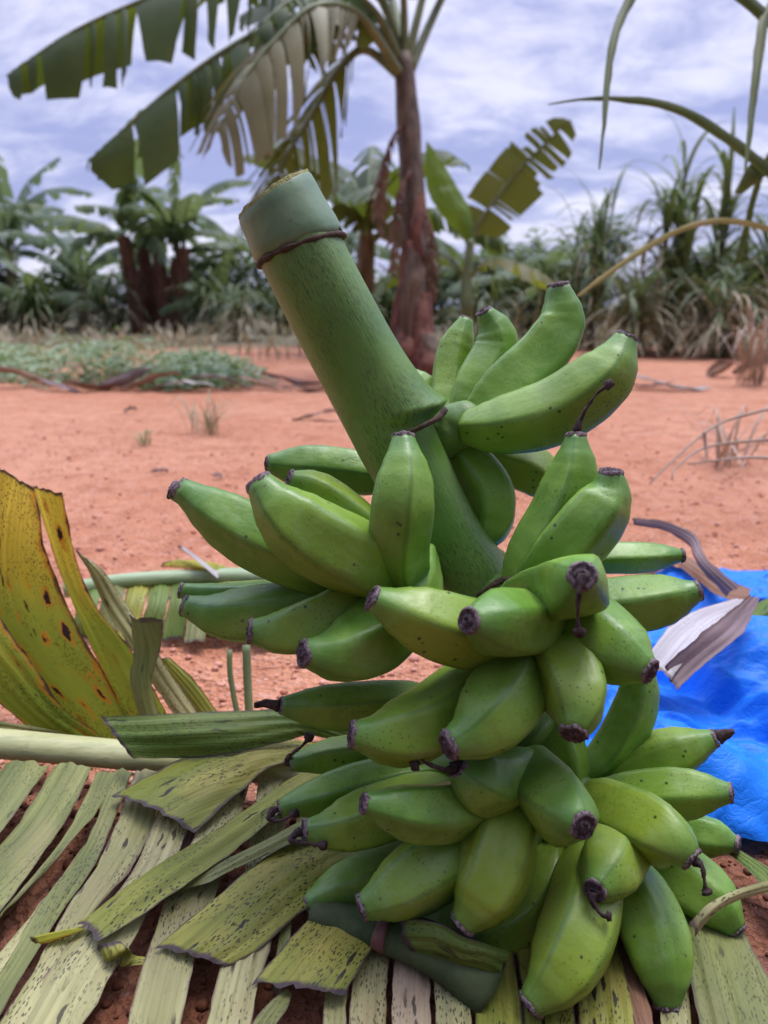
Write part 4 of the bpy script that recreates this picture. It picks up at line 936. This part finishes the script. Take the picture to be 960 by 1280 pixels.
# ------------------------------------------------------------------ cane grasses on the right
def cane(px, py, hgt, culms, blades, sd, label, spread=.9, w=.03, dry=.15, up=1.0, group='tall cane grass clumps right of the clearing', loc=None):
    g = loc or G(px, py); g = V(g.x, g.y, 0); rnd = random.Random(sd); t = thing('cane_grass', label, 'tall grass', g, group); fol, dr = MB(), MB()
    for k in range(culms):
        a = rnd.uniform(0, 6.28); o = V(math.cos(a), math.sin(a), 0)*rnd.uniform(0, .22)*hgt*.5; h = hgt*rnd.uniform(.5, .8)
        top = g+o*2.0+V(rnd.uniform(-.1, .1), 0, h); mb = MB(); tube(mb, [g+o, (g+o).lerp(top, .5)+V(rnd.uniform(-.04, .04), 0, 0), top], lambda q: .022*(1-.5*q), 7, 10); mb.build('culm', M_CULM, t)
        for i in range(blades):
            q = rnd.uniform(.12, 1.0); p = (g+o).lerp(top, q); a = rnd.uniform(0, 6.28); L = spread*rnd.uniform(.55, 1.15); d = V(math.cos(a), math.sin(a), 0)
            isdry = rnd.random() < dry*(1.9-q*1.6) 
            e = rnd.uniform(.5, 1.45)*up if not isdry else rnd.uniform(-.6, .6); bend = rnd.uniform(.25, .75)
            pts = [p]
            for s in range(5):
                p = p+(d*math.cos(e)+V(0, 0, math.sin(e)))*L/5; p.z = max(p.z, .02); pts.append(p.copy()); e -= bend*(.5+s*.2)
            ribbon(dr if isdry else fol, pts, w*rnd.uniform(.6, 1.1)*.5, 9)
    fol.build('foliage', M_CANE, t)
    if dr.v: dr.build('dry_foliage', M_CANEDRY, t)
    return t
cane(842, 440, 2.3, 9, 26, 51, 'tall dense cane grass clump with upright dark blades, tallest on the right', 1.1, .055, .25, 1.15)
cane(735, 436, 1.9, 7, 22, 52, 'thin cane grass clump with wispy tips beside the torn banana leaf', 1.0, .040, .25, 1.1)
cane(930, 436, 1.5, 8, 24, 53, 'lower bushy cane grass at the right border of the clearing', 1.0, .045, .35, .9)
cane(785, 444, .9, 6, 26, 54, 'short pale cane grass in front of the tallest clump', .9, .030, .6, .8)
cane(900, 446, .9, 7, 26, 55, 'short straw coloured cane grass in front of the right border clump', .9, .030, .7, .7)
cane(690, 436, 1.0, 6, 24, 56, 'short cane grass behind the upright bananas', .9, .032, .4, .9)
cane(1010, 440, 2.0, 8, 24, 57, 'cane grass clump reaching in from outside the right border', 1.1, .05, .25, 1.0)
cane(300, 425, .8, 7, 26, 58, 'straw grass clump between weed patch and green stalk', .9, .025, .7, .8)
cane(410, 432, .8, 6, 26, 59, 'straw grass clump behind the green stalk', .9, .025, .6, .8)
cane(600, 436, .8, 6, 22, 60, 'dull grass clump at the foot of the young banana plant', .8, .03, .5, .8)

for px_, sd_c, lb in ((45, 71, 'grey-green rough grass at the far left behind the weed patch'), (135, 72, 'rough grass in front of the red-brown trunked clump on its left'), (262, 73, 'rough grass in front of the red-brown trunked clump on its right'), (355, 74, 'rough grass just left of the upper green stalk')):
    cane(px_, 417, 1.0, 6, 26, sd_c, lb, 1.0, .04, .35, .85, group='rough grass clumps below the left banana plants')
# foreground cane plant just outside the right border, its blades arch into view
fc = thing('cane_grass', 'nearby cane plant at the right border sending long arching blades across the sky', 'tall grass', G(1120, 660))
base = fc.location
mb = MB(); tube(mb, [V(base.x, base.y, 0), V(base.x-.02, base.y, .5), P(1015, 240, 1.9), P(985, 60, 1.9), P(965, -60, 1.9)], lambda q: .013-.005*q, 10, 20); mb.build('culm', M_CULM, fc)
def blade(rows, mat, sd): strip('blade', rows, mat, fc, bow=.16, sd=sd, n=30, cols=5, rag=0, wav=.001)
blade([(684,130,686,131,'1.7'),(740,121,741,126,'1.72'),(800,121,800,131,'1.75'),(855,133,851,145,'1.78'),(910,165,903,178,'1.82'),(962,205,955,218,'1.86'),(1010,250,1005,262,'1.9')], M_BLADE, 201)
blade([(748,212,750,212,'1.6'),(752,160,757,160,'1.62'),(755,100,764,100,'1.66'),(762,50,772,52,'1.7'),(776,10,787,14,'1.75'),(805,-40,818,-30,'1.8'),(880,-90,885,-75,'1.86'),(985,-50,985,-30,'1.9')], M_BLADE, 202)
blade([(930,215,933,215,'1.65'),(933,170,940,172,'1.68'),(938,110,948,112,'1.72'),(943,60,956,62,'1.76'),(950,20,962,25,'1.8'),(975,-20,985,-10,'1.86')], M_BLADE, 203)
blade([(880,-30,890,-45,'1.75'),(915,-2,925,-18,'1.78'),(945,22,952,5,'1.8'),(985,60,995,45,'1.88')], M_BLADE, 204)
blade([(720,370,723,372,'1.75'),(760,338,763,344,'1.77'),(810,304,813,311,'1.8'),(860,280,862,287,'1.82'),(910,272,911,280,'1.85'),(965,283,964,291,'1.88'),(1015,300,1012,310,'1.9')], M_BLADEY, 205)
blade([(918,240,926,243,'2.0'),(938,205,955,222,'1.98'),(962,196,970,215,'1.96'),(1005,180,1008,200,'1.92')], M_BLADE, 206)
blade([(918,330,924,330,'2.1'),(928,290,936,290,'2.08'),(940,240,948,242,'2.04'),(955,200,963,202,'2.0'),(985,160,990,165,'1.94')], M_BLADE, 207)

# ------------------------------------------------------------------ far shrubs
def shrub(px, z, w, h, sd, label, mat, n=1500, ls=.16):
    g = P(px, 400, z); g = V(g.x, g.y, 0); rnd = random.Random(sd); t = thing('shrub', label, 'shrub', g, 'shrubs in the far hedge line')
    mb = MB()
    for k in range(7):
        c = g+V(rnd.uniform(-.7, .7)*w, rnd.uniform(-.4, .4)*w, h*rnd.uniform(.15, .72)); s = rnd.uniform(.38, .6)
        leafy(mb, c, w*s, w*s, h*s*.6, n//7, ls, rnd)
    mb.build('crown', mat, t)
    mb = MB()
    for k in range(4): tube(mb, [g+V(rnd.uniform(-.1, .1), 0, 0), g+V(rnd.uniform(-.4, .4)*w, rnd.uniform(-.2, .2), h*.4), g+V(rnd.uniform(-.7, .7)*w, rnd.uniform(-.3, .3), h*.8)], lambda q: .05*(1-.7*q), 6, 8)
    mb.build('trunk', M_WOOD, t)
words = ['far left hedge corner', 'hedge behind the left border plant', 'hedge left of the trunked clump', 'hedge right of the trunked clump', 'hedge beneath the thin banana plant', 'hedge left of the stalk', 'hedge behind the stalk', 'hedge left of the brown trunk', 'hedge behind the brown trunk', 'hedge behind the young plant', 'hedge under the torn leaf', 'hedge left of the tall cane', 'hedge behind the tall cane', 'hedge right of the tall cane', 'hedge at the right border', 'far right hedge corner']
for i, wd in enumerate(words):
    shrub(-70+i*73+R.uniform(-15, 15), R.uniform(15.5, 20), R.uniform(1.1, 1.6), R.uniform(1.4, 2.7), 300+i, 'hazy green shrub in the '+wd, [M_FAR, M_FAR2][i % 2], 3800, .19)
# rough straw grass along the foot of the hedge
mb = MB(); rnd = random.Random(77)
for i in range(3000):
    px = rnd.uniform(-150, 1110); z = rnd.uniform(8.5, 13.5) if px > 600 or rnd.random() < .75 else rnd.uniform(6.5, 9)
    if 470 < px < 600 and z < 8: continue
    g = P(px, 400, z)
    if noise.noise(V(g.x*.8, g.y*.5, 4)) < .02+.25*rnd.random(): continue
    a = rnd.uniform(0, 6.28); d = V(math.cos(a), math.sin(a), 0); h = rnd.uniform(.06, .32); b = V(g.x, g.y, 0)
    ribbon(mb, [b, b+V(0, 0, h*.6)+d*h*.2, b+V(0, 0, h*.85)+d*h*.7], .012, 3)
o = mb.build('straw_grass', M_CANEDRY); o['kind'] = 'stuff'; tag(o, 'straw coloured rough grass along the foot of the far hedge', 'grass')

# ------------------------------------------------------------------ sky, sun, camera
W = bpy.data.worlds.new('World'); S.world = W; W.use_nodes = True
nt = W.node_tree; N = nt.nodes; N.clear(); lk = nt.links.new
out = N.new('ShaderNodeOutputWorld'); bg = N.new('ShaderNodeBackground'); lk(bg.outputs[0], out.inputs[0]); bg.inputs[1].default_value = .1
sky = N.new('ShaderNodeTexSky'); sky.sky_type = 'NISHITA'; sky.sun_disc = False
SE, SR = math.radians(58), math.radians(-55)
sky.sun_elevation = SE; sky.sun_rotation = SR
tc = N.new('ShaderNodeTexCoord'); sep = N.new('ShaderNodeSeparateXYZ'); lk(tc.outputs['Generated'], sep.inputs[0])
def mth(op, a, b=None):
    m = N.new('ShaderNodeMath'); m.operation = op
    for i, q in enumerate((a, b)):
        if q is None: continue
        if isinstance(q, (int, float)): m.inputs[i].default_value = q
        else: lk(q, m.inputs[i])
    return m.outputs[0]
def mr(f, a, b, c, d):
    m = N.new('ShaderNodeMapRange'); m.interpolation_type = 'SMOOTHSTEP'; lk(f, m.inputs[0])
    for i, q in enumerate((a, b, c, d)): m.inputs[i+1].default_value = q
    return m.outputs[0]
def mixc(f, a, b):
    m = N.new('ShaderNodeMix'); m.data_type = 'RGBA'
    for i, q in ((0, f), (6, a), (7, b)):
        if isinstance(q, (int, float)): m.inputs[i].default_value = q
        elif isinstance(q, tuple): m.inputs[i].default_value = (*q, 1)
        else: lk(q, m.inputs[i])
    return m.outputs[2]
# cloud deck: project the view direction on a flat layer
zz = mth('ADD', mth('MAXIMUM', sep.outputs[2], 0.0), .34)
cx = N.new('ShaderNodeCombineXYZ'); lk(mth('DIVIDE', sep.outputs[0], zz), cx.inputs[0]); lk(mth('DIVIDE', sep.outputs[1], zz), cx.inputs[1])
def nz(scale, detail, rough, dist, sx=1, sy=1, off=0):
    mp = N.new('ShaderNodeMapping'); lk(cx.outputs[0], mp.inputs[0]); mp.inputs['Scale'].default_value = (sx, sy, 1); mp.inputs['Location'].default_value = (off, off*.7, 0)
    n = N.new('ShaderNodeTexNoise'); lk(mp.outputs[0], n.inputs[0]); n.inputs['Scale'].default_value = scale; n.inputs['Detail'].default_value = detail; n.inputs['Roughness'].default_value = rough; n.inputs['Distortion'].default_value = dist
    return n.outputs['Fac']
big = nz(1.5, 5, .58, .4, 1, 1.1, 5.3); fine = nz(6.5, 5, .62, .4, .8, 1.3, 1.7)
dens = mth('ADD', mth('MULTIPLY', big, .62), mth('MULTIPLY', fine, .38))
cloud = mixc(mr(dens, .43, .62, 0, 1), (2.5, 2.7, 4.9), (5.8, 5.75, 7.2))
gain = mth('MULTIPLY', mr(sep.outputs[2], .30, .95, .80, 4.3), mr(sep.outputs[1], -.65, .45, .14, 1.05))
vm = N.new('ShaderNodeVectorMath'); vm.operation = 'SCALE'; lk(cloud, vm.inputs[0]); lk(gain, vm.inputs['Scale'])
full = mixc(.88, sky.outputs[0], vm.outputs[0])
lk(full, bg.inputs[0])
sl = bpy.data.lights.new('sun', 'SUN'); sl.energy = 1.5; sl.angle = math.radians(25); sl.color = (1, .96, .9)
so = bpy.data.objects.new('sun', sl); COL.objects.link(so)
# veiled sun almost overhead, a little beyond the bunch and to the right
sd_ = V(.22, .22, 1.0).normalized(); so.rotation_euler = sd_.to_track_quat('Z', 'Y').to_euler()
sky.sun_elevation = math.asin(sd_.z); sky.sun_rotation = math.atan2(sd_.x, sd_.y)

cd = bpy.data.cameras.new('camera'); cam = bpy.data.objects.new('camera', cd); COL.objects.link(cam)
cam.location = CAM; cam.rotation_euler = (math.radians(90)-PITCH, 0, 0)
cd.sensor_fit = 'VERTICAL'; cd.sensor_height = 36; cd.lens = 36*F/1280; cd.clip_start = .01; cd.clip_end = 4000
cd.dof.use_dof = True; cd.dof.focus_distance = .58; cd.dof.aperture_fstop = 6.3
S.camera = cam
vs = S.view_settings; vs.view_transform = 'Standard'; vs.look = 'None'; vs.exposure = .90; vs.gamma = 1; vs.use_curve_mapping = False
